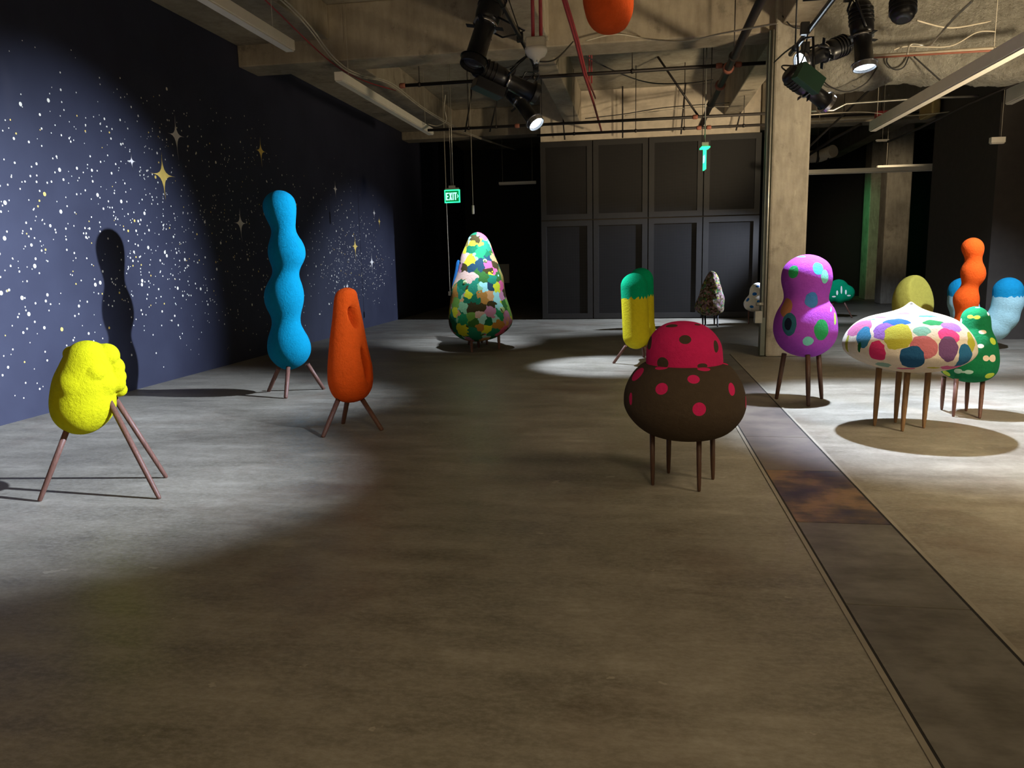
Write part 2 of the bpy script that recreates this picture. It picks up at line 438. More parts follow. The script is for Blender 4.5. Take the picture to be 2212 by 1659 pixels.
# mural wall with painted stars in the same mesh
def star_wall():
    mb = MB(); mb.box((XW - 0.2, -3, 0), (XW, 31, SLAB), 0)
    def flat(c, pts, mi, lift=0.0015):
        n = len(pts); vs = [(XW + lift, c[1], c[2])] + [(XW + lift, c[1] + a, c[2] + b) for a, b in pts]
        mb.add(vs, [(0, i + 1, (i + 1) % n + 1) for i in range(n)], mi)
    def star(x, y, up, dn, wd, mi):
        c = atX(x, y, XW); pts = []
        tips = ((0, up), (wd, 0.0), (0, -dn), (-wd, 0.0))
        for i in range(4):
            a = tips[i]; b = tips[(i + 1) % 4]
            for k in range(7):                      # concave curve from tip to tip
                t = k / 7.0
                s = (1 - t) ** 2.5; q = t ** 2.5
                pts.append((a[0] * s + b[0] * q + (0.012 if (k == 0 and a[0] == 0) else 0), a[1] * s + b[1] * q))
        flat(c, pts, mi, 0.003)
    for a in ((380, 292, .27, .34, .20, 1), (352, 378, .31, .36, .29, 2), (284, 348, .10, .12, .09, 1), (563, 326, .24, .28, .20, 2),
              (519, 482, .24, .30, .22, 1), (724, 408, .18, .22, .14, 1), (808, 460, .16, .18, .12, 1), (767, 532, .28, .34, .22, 2),
              (803, 566, .24, .30, .20, 1), (819, 478, .16, .22, .12, 2), (750, 618, .14, .16, .10, 1)):
        star(*a)
    rnd = random.Random(11)
    def dot(Y, Z, r, mi):
        flat((XW, Y, Z), [(r * math.cos(k * PI / 4), r * 1.05 * math.sin(k * PI / 4)) for k in range(8)], mi)
    clus = [(9.3, 2.6, 1.5, .7, 190), (8.6, 1.6, 1.5, .6, 170), (10.4, 1.5, 1.4, .6, 130), (8.9, 3.3, .8, .35, 36), (7.0, 2.3, .7, 1.0, 60), (12.2, 3.1, .8, .5, 50),
            (12.0, 1.6, 1.1, .7, 60), (6.9, 1.1, .5, .6, 50), (16.2, 1.5, .9, .45, 190), (18.0, 1.3, .9, .4, 80), (15.4, 2.6, .9, .5, 40), (17.6, 2.2, .8, .4, 40), (11.0, 2.3, 1.6, .8, 90)]
    for cy, cz, sy, sz, n in clus:
        for _ in range(int(n * 1.5)):
            Y = rnd.gauss(cy, sy); Z = rnd.gauss(cz, sz)
            if Z < 0.12 or Z > 4.2 or Y < 5.5: continue
            q = rnd.random(); r = 0.005 + 0.007 * rnd.random() if q < 0.82 else 0.010 + 0.007 * rnd.random()
            if q > 0.965: r = 0.022
            dot(Y, Z, r, 3 if rnd.random() < 0.93 else 2)
    return mb
struct('wall_left', star_wall(), [M['mural'], M['star_white'], M['star_gold'], M['dot']], 'dark navy wall painted with stars')
struct('wall_light_block', MB().box((12.0, -3, 0), (12.2, 28.8, SLAB)), M['dark_wall'], 'unseen dark wall added to keep side light off the star wall')  # added out of view, blocks world light from the open right side
struct('wall_back', MB().box((XW, 28.6, 0), (16, 28.8, SLAB)), M['black'], 'black wall far behind')
struct('wall_right', MB().box((6.1, 14.3, 0), (16, 14.6, SLAB)).box((5.9, 14.3, 0), (6.1, 17.2, SLAB)), M['dark_wall'], 'dark brown partition at the right edge')
# enclosure with perforated doors
EY = 19.45
ex0, ex1 = -2.36, 2.9
zt = 4.34
struct('wall_enclosure', MB().box((ex0, EY + 0.06, 0), (ex1, 24.5, zt)), M['dark_wall'], 'dark enclosure behind the perforated doors')
struct('wall_upper', MB().box((ex0 + 0.02, EY + 0.02, zt), (ex1 - 0.05, 24.5, SLAB)), M['white_wall'], 'off white upper wall above the perforated doors')
xs = [ex0, atY(1281, 480, EY)[0], atY(1400, 480, EY)[0], atY(1518, 480, EY)[0], ex1]
k = 0
for zi, (z0, z1) in enumerate(((0.02, 2.44), (2.47, zt))):
    for i in range(4):
        k += 1; x0, x1 = xs[i] + 0.012, xs[i + 1] - 0.012; b = 0.13
        fr = MB()
        for lo, hi in (((x0, EY - 0.03, z0), (x0 + b, EY + 0.05, z1)), ((x1 - b, EY - 0.03, z0), (x1, EY + 0.05, z1)),
                       ((x0 + b, EY - 0.03, z0), (x1 - b, EY + 0.05, z0 + b)), ((x0 + b, EY - 0.03, z1 - b), (x1 - b, EY + 0.05, z1))):
            fr.box(lo, hi)
        d = fr.build('door_%d' % k, M['frame']); put(d, None, None, None, 'structure')
        MB().box((x0 + b, EY - 0.005, z0 + b), (x1 - b, EY + 0.015, z1 - b)).build('perforated_sheet', M['perf'], d)
# beams
def beam(lo, hi, label, mat='beam', bev=0.02):
    o = MB().box(lo, hi).build('ceiling_beam', M[mat], None, False, bev); return put(o, label, None, None, 'structure')
BZ = 4.66
beam((XW, 12.1, BZ), (3.0, 12.75, SLAB), 'wide concrete cross beam spanning the ceiling')
beam((XW, 20.9, 4.78), (ex0, 21.5, SLAB), 'far concrete beam over the dark bay')
beam((XW, -3, 4.98), (-4.75, 12.1, SLAB), 'concrete edge beam along the star wall, near bay')
beam((XW, 12.75, 4.98), (-4.85, 20.9, SLAB), 'concrete edge beam along the star wall, second bay')
beam((-1.72, 12.75, 4.74), (-1.34, EY, SLAB), 'concrete joist running to the white upper wall')
beam((2.02, 12.75, 4.78), (2.40, EY, SLAB), 'concrete joist beside the column')
beam((-1.75, -3, 4.74), (-1.30, 12.1, SLAB), 'concrete joist over the near bay')
beam((2.02, -3, 4.74), (2.46, 12.1, SLAB), 'concrete joist over the near right bay')
beam((6.4, 12.75, 4.7), (6.8, 28.6, SLAB), 'concrete joist over the dark right bay')
beam((2.9, 19.6, 4.5), (16, 20.2, SLAB), 'far cross beam over the dark right bay')
def foam_beam():
    rnd = np.random.RandomState(4); mb = MB(); nx, nt = 90, 44; vs = []; fs = []
    x0, x1 = 2.46, 5.9
    for i in range(nx):
        x = x0 + (x1 - x0) * i / (nx - 1)
        for j in range(nt):
            a = 2 * PI * j / nt
            ca, sa = math.cos(a), math.sin(a)
            sy = math.copysign(abs(ca) ** 0.5, ca); sz = math.copysign(abs(sa) ** 0.5, sa)
            n = 1 + 0.03 * math.sin(7 * x + 2 * a) + 0.02 * math.sin(17 * x + 5 * a + 1) + 0.007 * rnd.randn()
            sag = 0.06 * math.sin(2.1 * x) + 0.03 * (x - 3)
            vs.append((x, 12.45 + 0.42 * sy * n, 4.58 + sag + 0.72 * sz * n))
    for i in range(nx - 1):
        for j in range(nt): fs.append((i * nt + j, i * nt + (j + 1) % nt, (i + 1) * nt + (j + 1) % nt, (i + 1) * nt + j))
    fs.append(tuple(range(nt))); fs.append(tuple((nx - 1) * nt + j for j in range(nt)))
    mb.add(vs, fs); o = mb.build('ceiling_beam', M['foam'], None, True)
    put(o, 'beam coated in lumpy sprayed fireproofing, right of the column', None, None, 'structure')
foam_beam()
# columns
def column(lo, hi, label, mat='column'):
    o = MB().box(lo, hi).build('concrete_column', M[mat], None, False, 0.03); return put(o, label, None, None, 'structure')
column((1.93, 12.0, 0), (2.46, 12.75, SLAB), 'concrete column standing in front of the perforated doors')
column((7.22, 26.2, 0), (7.95, 26.9, SLAB), 'far concrete column lit green on its left side')
column((7.05, 24.0, 0), (7.72, 24.6, SLAB), 'far grey concrete column in the dark bay')
# trench covers between the two floor joints
gx0, gx1 = 0.915, 1.45
ys = [1.0, fl(1900, 1310)[1], fl(1800, 1131)[1], fl(1740, 1018)[1], fl(1690, 945)[1], 9.0, 10.6, 12.3]
def plate_mat(name, a, b, c):
    t = NT(name); v = t.coord()
    n = t.math('ADD', t.math('MULTIPLY', t.noise(v, 2.6, 5, 0.6), 0.8), t.math('MULTIPLY', t.noise(t.scale(v, 1, 3, 1), 6, 6, 0.7), 0.35))
    t.base(t.ramp(n, [(0.46, a), (0.57, b), (0.68, c)])); t.bump(t.noise(v, 12, 5), 0.1); return t.set(0.45, 0.15, 0.4)
PA = plate_mat('dull_cover_concrete', (0.085, 0.075, 0.06), (0.125, 0.112, 0.092), (0.17, 0.155, 0.13))
PB = plate_mat('rusty_cover_steel', (0.030, 0.027, 0.038), (0.085, 0.058, 0.042), (0.20, 0.12, 0.06))
PC = plate_mat('smooth_cover_steel', (0.085, 0.068, 0.058), (0.115, 0.09, 0.075), (0.14, 0.115, 0.09))
for i in range(len(ys) - 1):
    a, b = ys[i], ys[i + 1]
    o = MB().box((gx0 + 0.012, a + 0.004, -0.02), (gx1 - 0.012, b - 0.004, 0.004)).build('trench_cover', [PA, PA, PB, PC, PC, PC, PA][i])
    put(o, None, None, None, 'structure')
JM = plain('joint_edge_metal', (0.27, 0.235, 0.18), 0.5, 0.2); JD = plain('joint_shadow_gap', (0.012, 0.010, 0.008), 0.9)
for i, x in enumerate((gx0, gx1)):
    s = -1 if i == 0 else 1
    o = MB().box((min(x, x + s * 0.022), 1.0, -0.01), (max(x, x + s * 0.022), 12.3, 0.006), 0).box((min(x, x - s * 0.011), 1.0, -0.01), (max(x, x - s * 0.011), 12.3, 0.0025), 1)
    put(o.build('trim_%d' % (i + 1), [JM, JD]), None, None, None, 'structure')

# ------------------------------------------------------------------ sculptures
GRP = 'felt sculptures on wooden legs'
def sculpture(p, label, g=GRP):
    return thing('felt_sculpture', (float(p[0]), float(p[1]), 0.0), label, 'sculpture', g)
def leg(root, foot, top, r0, r1, mat, n=14):
    """tapered round leg, r0 at the foot; rounded foot"""
    a = np.array(foot, float); b = np.array(top, float); d = b - a
    C = [a + d * t for t in (0.0, 0.006, 0.02, 0.12, 0.4, 1.0)]
    R = [r0 * 0.55, r0 * 0.85, r0, r0 + (r1 - r0) * 0.35, r0 + (r1 - r0) * 0.75, r1]
    return MB().rings(C, R, n).build('leg', M[mat], root, True)
def bvh(mb): return BVHTree.FromPolygons([Vector(v) for v in mb.v], mb.f)
def hit(tree, x, y):
    d = Vector(ray(x, y)).normalized(); h = tree.ray_cast(Vector(EYE), d)
    return h[0]
def spots_on(mb, root, zf, items):
    """items of (x, y, rx, ry, colour) in the crop zf -> ellipses on the body"""
    T = bvh(mb); L = root.location; out = []
    for x, y, rx, ry, c in items:
        X, Y = zf(x, y); X2, Y2 = zf(x + 1, y); s = X2 - X
        horiz = rx >= ry; a, b = max(rx, ry) * s, min(rx, ry) * s; f = math.sqrt(max(a * a - b * b, 0))
        ux, uy = (1, 0) if horiz else (0, 1)
        c0 = hit(T, X, Y)
        if c0 is None: continue
        k = (c0 - Vector(EYE)).length / F
        f1 = hit(T, X - ux * f, Y - uy * f) or c0; f2 = hit(T, X + ux * f, Y + uy * f) or c0
        ln = 2 * a * k if f < 1 else (f1 - f2).length * a / f
        out.append((f1 - L, f2 - L, ln, c))
    return out
def crop(x0, y0, s): return lambda x, y: (x0 + x * s, y0 + y * s)
def rows(zf, R): return [(zf(0, y)[1], zf(a, y)[0], zf(b, y)[0]) for y, a, b in R]
Z1 = crop(100, 720, 200 / 1382); Z2 = crop(500, 380, 400 / 1106); Z3 = crop(900, 380, 350 / 1382); Z4 = crop(1200, 540, 480 / 1448)
Z5 = crop(1620, 460, 592 / 1754); Z6 = crop(1320, 560, 140 / 893); Z7 = crop(1730, 250, 482 / 1701); Z8 = crop(1900, 480, 312 / 1618)

# blue wavy tower
B = Plane((-4.08, 8.62)); root = sculpture(B.p0, 'tall wavy bright blue felt sculpture on three splayed legs before the star wall')
mb = loft(B, rows(Z2, [(86, 285, 285), (94, 245, 325), (110, 215, 355), (140, 192, 378), (180, 183, 388), (230, 195, 387), (280, 220, 383), (320, 240, 382), (350, 238, 392), (400, 222, 428), (440, 215, 442), (470, 217, 445), (510, 228, 435),
     (550, 245, 410), (580, 246, 403), (610, 232, 405), (660, 203, 425), (720, 192, 435), (760, 198, 432), (800, 215, 422), (840, 238, 412), (880, 242, 412), (920, 232, 430), (960, 218, 455), (1000, 212, 472), (1040, 213, 478), (1080, 228, 468), (1120, 262, 440), (1145, 300, 395), (1157, 345, 345)]))
mb.build('body', felt('blue_felt', (0.0, 0.165, 0.275)), root, True)
for f, t, off in (((580, 846), (602, 795), -0.05), ((617, 861), (623, 790), -0.12), ((700, 841), (664, 786), 0.06)):
    leg(root, fl(*f), B.at(*t, off), 0.022, 0.026, 'walnut')

# orange tower with two holes
B = Plane((-2.62, 6.68)); root = sculpture(B.p0, 'orange tapering felt sculpture with two holes through its right side')
R = rows(Z2, [(667, 690, 690), (672, 662, 716), (682, 640, 735), (700, 624, 748), (740, 612, 757), (800, 606, 770), (860, 600, 783), (920, 592, 795), (1000, 583, 810), (1080, 576, 828), (1150, 572, 843), (1210, 573, 847), (1260, 583, 842), (1300, 602, 825), (1330, 630, 795), (1345, 665, 760), (1352, 710, 710)])
S = sorted([((B.sz(a, y)[1] + B.sz(b, y)[1]) / 2, (B.sz(a, y)[0] + B.sz(b, y)[0]) / 2, (B.sz(b, y)[0] - B.sz(a, y)[0]) / 2) for y, a, b in R])
zz = np.array([q[0] for q in S]); cc = np.array([q[1] for q in S]); ww = np.array([q[2] ** 2 for q in S])
def orange_sdf(P, B=B, zz=zz, cc=cc, ww=ww):
    s = (P - B.p0) @ B.t; n = (P - B.p0) @ B.n; z = P[..., 2]; zc = np.clip(z, zz[0], zz[-1])
    rad = np.sqrt(np.maximum(pchip(zz, ww, zc.ravel()), 0)).reshape(z.shape); c = pchip(zz, cc, zc.ravel()).reshape(z.shape)
    d = (np.hypot(s - c, n * 1.02) - rad) * 0.75
    d = np.maximum(d, np.maximum(zz[0] - z, z - zz[-1]))
    for (x, y, rz, rr, shift) in ((776, 684, 0.095, 0.030, 0.0), (792, 782, 0.145, 0.036, 0.0)):
        s0, z0 = B.sz(x, y); az = math.radians(24)
        q = s - s0; m = n + 0.12
        # hole runs obliquely through the body, opening to the right front
        across = q * math.sin(az) + (m) * math.cos(az)
        h = (np.sqrt((across / rr) ** 2 + ((z - z0) / rz) ** 2) - 1) * rr
        h = np.where(q < -0.14, np.maximum(h, -(q + 0.14)), h)
        d = smax(d, -h, 0.03)
    return d
lo = np.array([B.p0[0] - 0.32, B.p0[1] - 0.32, zz[0] - 0.02]); hi = np.array([B.p0[0] + 0.32, B.p0[1] + 0.32, zz[-1] + 0.02])
mb = nets(orange_sdf, lo, hi, 0.0105)
mb.build('body', felt('orange_felt', (0.80, 0.095, 0.008)), root, True)
for f, t, off in (((697, 945), (731, 862), -0.07), ((741, 915), (750, 866), 0.10), ((826, 930), (782, 862), 0.0)):
    leg(root, fl(*f), B.at(*t, off), 0.019, 0.023, 'walnut')

# camouflage pear
B = Plane((-2.60, 13.0)); root = sculpture(B.p0, 'pear shaped felt sculpture in multicoloured camouflage patches with small eyes')
mb = loft(B, rows(Z3, [(480, 515, 515), (484, 490, 540), (492, 470, 560), (512, 452, 587), (550, 433, 615), (600, 412, 637), (660, 385, 657), (720, 368, 682), (760, 359, 700), (800, 352, 715), (860, 336, 738), (920, 312, 746), (980, 293, 753), (1040, 288, 765), (1100, 282, 785), (1160, 275, 805), (1215, 271, 820), (1260, 276, 817), (1300, 290, 795), (1340, 318, 748), (1380, 375, 680), (1402, 430, 600), (1412, 510, 510)]))
PAL = [(0.60, 0.62, 0.03), (0.01, 0.13, 0.06), (0.62, 0.11, 0.24), (0.17, 0.36, 0.06), (0.02, 0.055, 0.085), (0.62, 0.42, 0.33), (0.05, 0.038, 0.012), (0.02, 0.27, 0.10), (0.23, 0.50, 0.26),
       (0.42, 0.20, 0.04), (0.27, 0.21, 0.05), (0.62, 0.33, 0.13), (0.02, 0.21, 0.12), (0.33, 0.68, 0.62), (0.50, 0.22, 0.32), (0.04, 0.14, 0.03)]
def camo(sc, pal, wobble=0.07, wsc=13):
    def b(t, v):
        n = t.N('ShaderNodeTexNoise'); n.inputs['Scale'].default_value = wsc; n.inputs['Detail'].default_value = 0.4; t.L(v, n.inputs['Vector'])
        a = t.N('ShaderNodeVectorMath', operation='SUBTRACT'); t.L(n.outputs['Color'], a.inputs[0]); a.inputs[1].default_value = (0.5,) * 3
        s = t.N('ShaderNodeVectorMath', operation='SCALE'); t.L(a.outputs[0], s.inputs[0]); s.inputs['Scale'].default_value = wobble
        d = t.N('ShaderNodeVectorMath', operation='ADD'); t.L(v, d.inputs[0]); t.L(s.outputs[0], d.inputs[1])
        vo = t.N('ShaderNodeTexVoronoi'); vo.inputs['Scale'].default_value = sc; vo.inputs['Randomness'].default_value = 0.85; t.L(d.outputs[0], vo.inputs['Vector'])
        sep = t.N('ShaderNodeSeparateColor'); t.L(vo.outputs['Color'], sep.inputs[0])
        return t.ramp(sep.outputs[0], [(i / len(pal), c) for i, c in enumerate(pal)], 'CONSTANT')
    return b
mb.build('body', felt('camouflage_felt', (1, 1, 1), build=camo(6.7, PAL, 0.085, 17), fuzz=0.6), root, True)
T = bvh(mb)
EG = plain('pale_green_eye', (0.42, 0.60, 0.22), 0.5); EB = plain('black_pupil', (0.004, 0.004, 0.004), 0.4)
for x, y, r, tl in ((1047.5, 564, 4.8, 0), (1004.5, 610.5, 4.6, 0), (1083.5, 669.5, 7.2, 0.5)):
    c = hit(T, x, y); n = (Vector(EYE) - c); n.normalize(); k = (Vector(EYE) - c).length / F; rr = r * k
    u = n.cross(Vector((0, 0, 1))).normalized(); v = u.cross(n) * -1
    e = MB()
    pts = []
    for i in range(6):
        a = i / 5 * PI / 2
        for j in range(18):
            b = 2 * PI * j / 18; pts.append(c + (u * math.cos(b) + v * math.sin(b)) * rr * math.cos(a) + n * (rr * 0.45 * math.sin(a)))
    e.add(pts, [(i * 18 + j, i * 18 + (j + 1) % 18, (i + 1) * 18 + (j + 1) % 18, (i + 1) * 18 + j) for i in range(5) for j in range(18)])
    eo = e.build('eye', EG, root, True)
    p = MB(); cen = c + n * (rr * 0.46)
    ring = [cen + (u * math.cos(tl) + v * math.sin(tl)) * (math.cos(b) * rr * 0.17) + (v * math.cos(tl) - u * math.sin(tl)) * (math.sin(b) * rr * 0.62) for b in [2 * PI * j / 14 for j in range(14)]]
    p.add(ring + [q - n * rr * 0.3 for q in ring], [tuple(range(14))] + [(j, (j + 1) % 14, 14 + (j + 1) % 14, 14 + j) for j in range(14)])
    p.build('pupil', EB, eo)
for f, t, off in (((1019, 761), (1018, 728), -0.15), ((1034, 751), (1033, 728), 0.2), ((1078, 754), (1077, 722), 0.0)):
    leg(root, fl(*f), B.at(*t, off), 0.020, 0.026, 'walnut')

# blue piece behind the pear
B = Plane((-2.92, 13.9)); root = sculpture(B.p0, 'blue felt sculpture mostly hidden behind the camouflage pear')
zb = crop(900, 540, 280 / 1936)
mb = loft(B, rows(zb, [(148, 622, 622), (160, 603, 642), (185, 594, 656), (240, 585, 700), (320, 572, 740), (420, 550, 800), (520, 530, 860), (700, 520, 900), (900, 530, 880), (1100, 560, 850), (1180, 620, 780), (1200, 700, 700)]), 0.8)
mb.build('body', felt('mid_blue_felt', (0.02, 0.14, 0.36)), root, True)
for x, y in ((-3.05, 13.8), (-2.85, 14.05), (-2.70, 13.8)):
    leg(root, (x, y, 0), (x * 0.6 - 2.85 * 0.4, y * 0.6 + 13.9 * 0.4, 0.42), 0.02, 0.026, 'walnut')

# cap of another colour with a jagged edge
def capped(lower, upper, z0, freq, amp):
    def b(t, v):
        s = t.N('ShaderNodeSeparateXYZ'); t.L(v, s.inputs[0])
        ph = t.math('ADD', t.math('MULTIPLY', s.outputs[0], 1.0), t.math('MULTIPLY', s.outputs[1], 0.8))
        ph = t.math('ADD', ph, t.math('MULTIPLY', t.noise(v, 9, 2), 0.08))
        zig = t.math('PINGPONG', t.math('MULTIPLY', ph, freq), 1.0)
        lim = t.math('ADD', t.math('MULTIPLY', zig, amp), z0)
        g = t.math('GREATER_THAN', s.outputs[2], lim); n = t.noise(v, 22, 4)
        return t.mix(g, t.mix(n, tuple(x * .85 for x in lower), tuple(min(1, x * 1.12) for x in lower)), t.mix(n, tuple(x * .85 for x in upper), tuple(min(1, x * 1.12) for x in upper)))
    return b
# green and yellow two-pronged piece (seen end on)
P1 = Plane((-0.06, 11.05)); P2 = Plane((0.02, 11.62)); root = sculpture((-0.02, 11.3), 'two pronged yellow felt sculpture with green tips')
r1 = P1.m(28.2); r2 = P2.m(26.0)
a1 = P1.at(*Z6(318, 375)); b1 = P1.at(*Z6(345, 1055)); a2 = P2.at(*Z6(412, 290)); b2 = P2.at(*Z6(425, 1010))
mid1 = np.array(b1) + (0, 0, -0.0); mid2 = np.array(b2)
def gy(P):
    d = cap(P, a1, b1, r1, r1)
    e = smin(cap(P, a2, b2, r2, r2 * 1.03), cap(P, mid1, mid2, r1 * 0.86, r2 * 0.92), 0.10)
    return smin(d, e, 0.012)
mb = nets(gy, np.minimum(a1, b1) - 0.34, np.array([0.45, 11.95, float(max(a1[2], a2[2])) + 0.3]), 0.013)
zc1 = P1.at(*Z6(300, 548))[2]
mb.build('body', felt('yellow_felt_with_green_tips', (1, 1, 1), build=capped((0.60, 0.50, 0.015), (0.0, 0.30, 0.13), zc1, 26.0, 0.045)), root, True)
leg(root, fl(1325, 785), P1.at(1352, 747, 0.05), 0.020, 0.022, 'walnut')
leg(root, fl(1412, 784), P1.at(1391, 748, 0.1), 0.020, 0.022, 'walnut')
leg(root, (0.12, 11.95, 0), np.array(b2) + (0, 0, -0.1), 0.020, 0.022, 'walnut')

# pink and brown toadstool
B = Plane((0.33, 5.24)); root = sculpture(B.p0, 'brown squat felt sculpture with pink cap and spots on four legs')
mb = loft(B, rows(Z4, [(720, 690, 990), (728, 600, 1090), (745, 560, 1128), (765, 537, 1150), (800, 505, 1180), (850, 475, 1210), (900, 455, 1230), (950, 446, 1241), (1000, 446, 1244), (1050, 462, 1232), (1100, 495, 1205), (1150, 545, 1160), (1190, 610, 1100), (1215, 700, 1010), (1230, 845, 845)]), 1.0, 128, 160)
PK = (0.66, 0.022, 0.13); BR = (0.070, 0.050, 0.034)
sp = spots_on(mb, root, Z4, [(690, 768, 40, 22, PK), (966, 776, 42, 22, PK), (533, 808, 27, 24, PK), (691, 904, 40, 38, PK), (900, 842, 40, 33, PK), (1148, 907, 28, 41, PK), (491, 970, 20, 41, PK), (937, 1038, 43, 43, PK), (1239, 990, 14, 40, PK), (1186, 803, 26, 36, PK), (1115, 742, 26, 16, PK)])
mb.build('body', felt('brown_felt_with_pink_spots', BR, sp), root, True)
cp = loft(B, rows(Z4, [(463, 828, 830), (466, 780, 878), (473, 738, 920), (490, 697, 964), (520, 655, 1012), (560, 622, 1050), (600, 603, 1075), (640, 594, 1087), (700, 590, 1092), (735, 590, 1093), (750, 592, 1091), (756, 610, 1075), (758, 840, 840)]), 1.0, 128, 160)
sp = spots_on(cp, root, Z4, [(757, 495, 38, 18, BR), (943, 487, 38, 16, BR), (845, 583, 40, 34, BR), (1045, 628, 24, 39, BR), (615, 605, 22, 37, BR), (697, 738, 37, 33, BR), (957, 756, 33, 16, BR)])
cpo = cp.build('cap', felt('pink_felt_with_brown_spots', PK, sp), root, True); cpo['label'] = 'pink domed cap with brown spots'
for f, t, off in (((1410, 1048), (1409, 925), -0.10), ((1444, 1022), (1445, 930), 0.16), ((1510, 1062), (1510, 925), -0.14), ((1540, 1036), (1539, 925), 0.12)):
    leg(root, fl(*f), B.at(*t, off), 0.011, 0.018, 'dark_wood')

# purple double bulb
B = Plane((1.74, 8.33)); root = sculpture(B.p0, 'purple two bulbed felt sculpture with green, blue and mint spots')
mb = loft(B, rows(Z5, [(265, 368, 368), (268, 335, 400), (275, 308, 427), (300, 260, 480), (330, 225, 510), (370, 205, 527), (420, 198, 532), (460, 203, 525), (500, 213, 514), (540, 217, 505), (565, 210, 507), (600, 190, 535), (640, 168, 553), (700, 150, 563), (750, 147, 566), (800, 158, 555), (840, 178, 533), (880, 215, 490), (905, 265, 445), (918, 320, 400), (922, 365, 365)]), 1.0, 128, 150)
G_ = (0.02, 0.24, 0.07); CY_ = (0.06, 0.42, 0.55); MT = (0.16, 0.50, 0.40); BL = (0.04, 0.15, 0.34); TE = (0.02, 0.09, 0.12); OR = (0.30, 0.12, 0.05)
sp = spots_on(mb, root, Z5, [(327, 281, 27, 10, CY_), (277, 376, 35, 42, G_), (437, 355, 33, 40, CY_), (480, 408, 32, 42, MT), (396, 558, 42, 52, BL), (231, 606, 38, 55, OR), (250, 713, 50, 75, TE), (244, 712, 26, 40, (0.006, 0.008, 0.02)), (458, 748, 49, 66, G_), (372, 822, 30, 30, MT), (543, 676, 16, 40, (0.35, 0.55, 0.08)), (518, 600, 10, 36, MT), (540, 835, 18, 40, (0.02, 0.15, 0.25)), (206, 560, 6, 40, CY_)])
mb.build('body', felt('purple_felt_with_spots', (0.30, 0.05, 0.37), sp, 0.02), root, True)
for f, t, off in (((1677, 862), (1694, 764), 0.0), ((1746, 878), (1745, 763), -0.15), ((1775, 862), (1768, 764), 0.12)):
    leg(root, fl(*f), B.at(*t, off), 0.018, 0.026, 'dark_wood')

# white onion with coloured patches
B = Plane((2.36, 7.14)); root = sculpture(B.p0, 'wide white onion shaped felt sculpture with coloured patches and pointed top')
mb = loft(B, rows(Z5, [(569, 1028, 1034), (573, 1020, 1042), (582, 1010, 1052), (600, 985, 1080), (620, 945, 1120), (638, 885, 1180), (655, 800, 1255), (680, 722, 1325), (710, 672, 1370), (745, 635, 1405), (790, 604, 1440), (835, 590, 1458), (870, 592, 1462), (910, 625, 1440), (950, 695, 1380), (980, 780, 1300), (1000, 870, 1215), (1010, 950, 1130), (1016, 1030, 1034)]), 1.0, 160, 170)
PKL = (0.62, 0.20, 0.42); PUR = (0.24, 0.11, 0.40); OLV = (0.38, 0.36, 0.04); DB = (0.015, 0.075, 0.17); CRM = (0.55, 0.03, 0.13)
ON = [(980, 646, 42, 22, PKL), (812, 672, 58, 10, (0.55, .16, .28)), (752, 684, 46, 13, MT), (700, 738, 58, 36, (0.42, 0.12, 0.24)), (938, 700, 80, 36, (0.03, 0.12, 0.38)), (858, 755, 44, 48, PUR), (948, 785, 62, 72, OLV), (1100, 757, 46, 42, (0.18, 0.38, 0.30)), (1140, 664, 56, 15, CY_), (1175, 705, 62, 27, (0.03, 0.24, 0.08)), (1285, 730, 52, 28, (0.33, 0.17, 0.55)),
     (1275, 785, 58, 44, (0.60, 0.06, 0.22)), (1407, 828, 27, 58, OLV), (730, 792, 38, 56, (0.03, 0.16, 0.28)), (628, 838, 20, 48, OLV), (703, 893, 32, 62, (0.01, 0.10, 0.03)), (812, 888, 46, 58, CRM), (852, 972, 40, 26, (0.20, 0.33, 0.27)), (1108, 862, 64, 64, (0.44, 0.13, 0.15)), (1040, 932, 54, 64, DB), (1268, 872, 62, 72, (0.13, 0.06, 0.15)),
     (1368, 922, 42, 56, (0.02, 0.11, 0.22)), (995, 994, 52, 16, (0.5, .08, .2)), (1172, 990, 42, 14, OLV), (1285, 985, 50, 16, (0.55, .12, .28)), (640, 925, 22, 36, DB), (1342, 693, 60, 12, MT), (1440, 800, 12, 50, PKL), (1032, 586, 9, 7, (0.2, 0.19, 0.18))]
sp = spots_on(mb, root, Z5, [(x, y, rx * 1.14, ry * 1.14, c) for x, y, rx, ry, c in ON])
mb.build('body', felt('white_felt_with_patches', (0.62, 0.54, 0.44), sp, 0.05, 13), root, True)
for f, t, off in (((1889, 920), (1899, 795), -0.06), ((1934, 913), (1943, 796), 0.16), ((1949, 932), (1961, 796), -0.12), ((1995, 925), (2006, 796), 0.06)):
    leg(root, fl(*f), B.at(*t, off), 0.013, 0.026, 'teak')

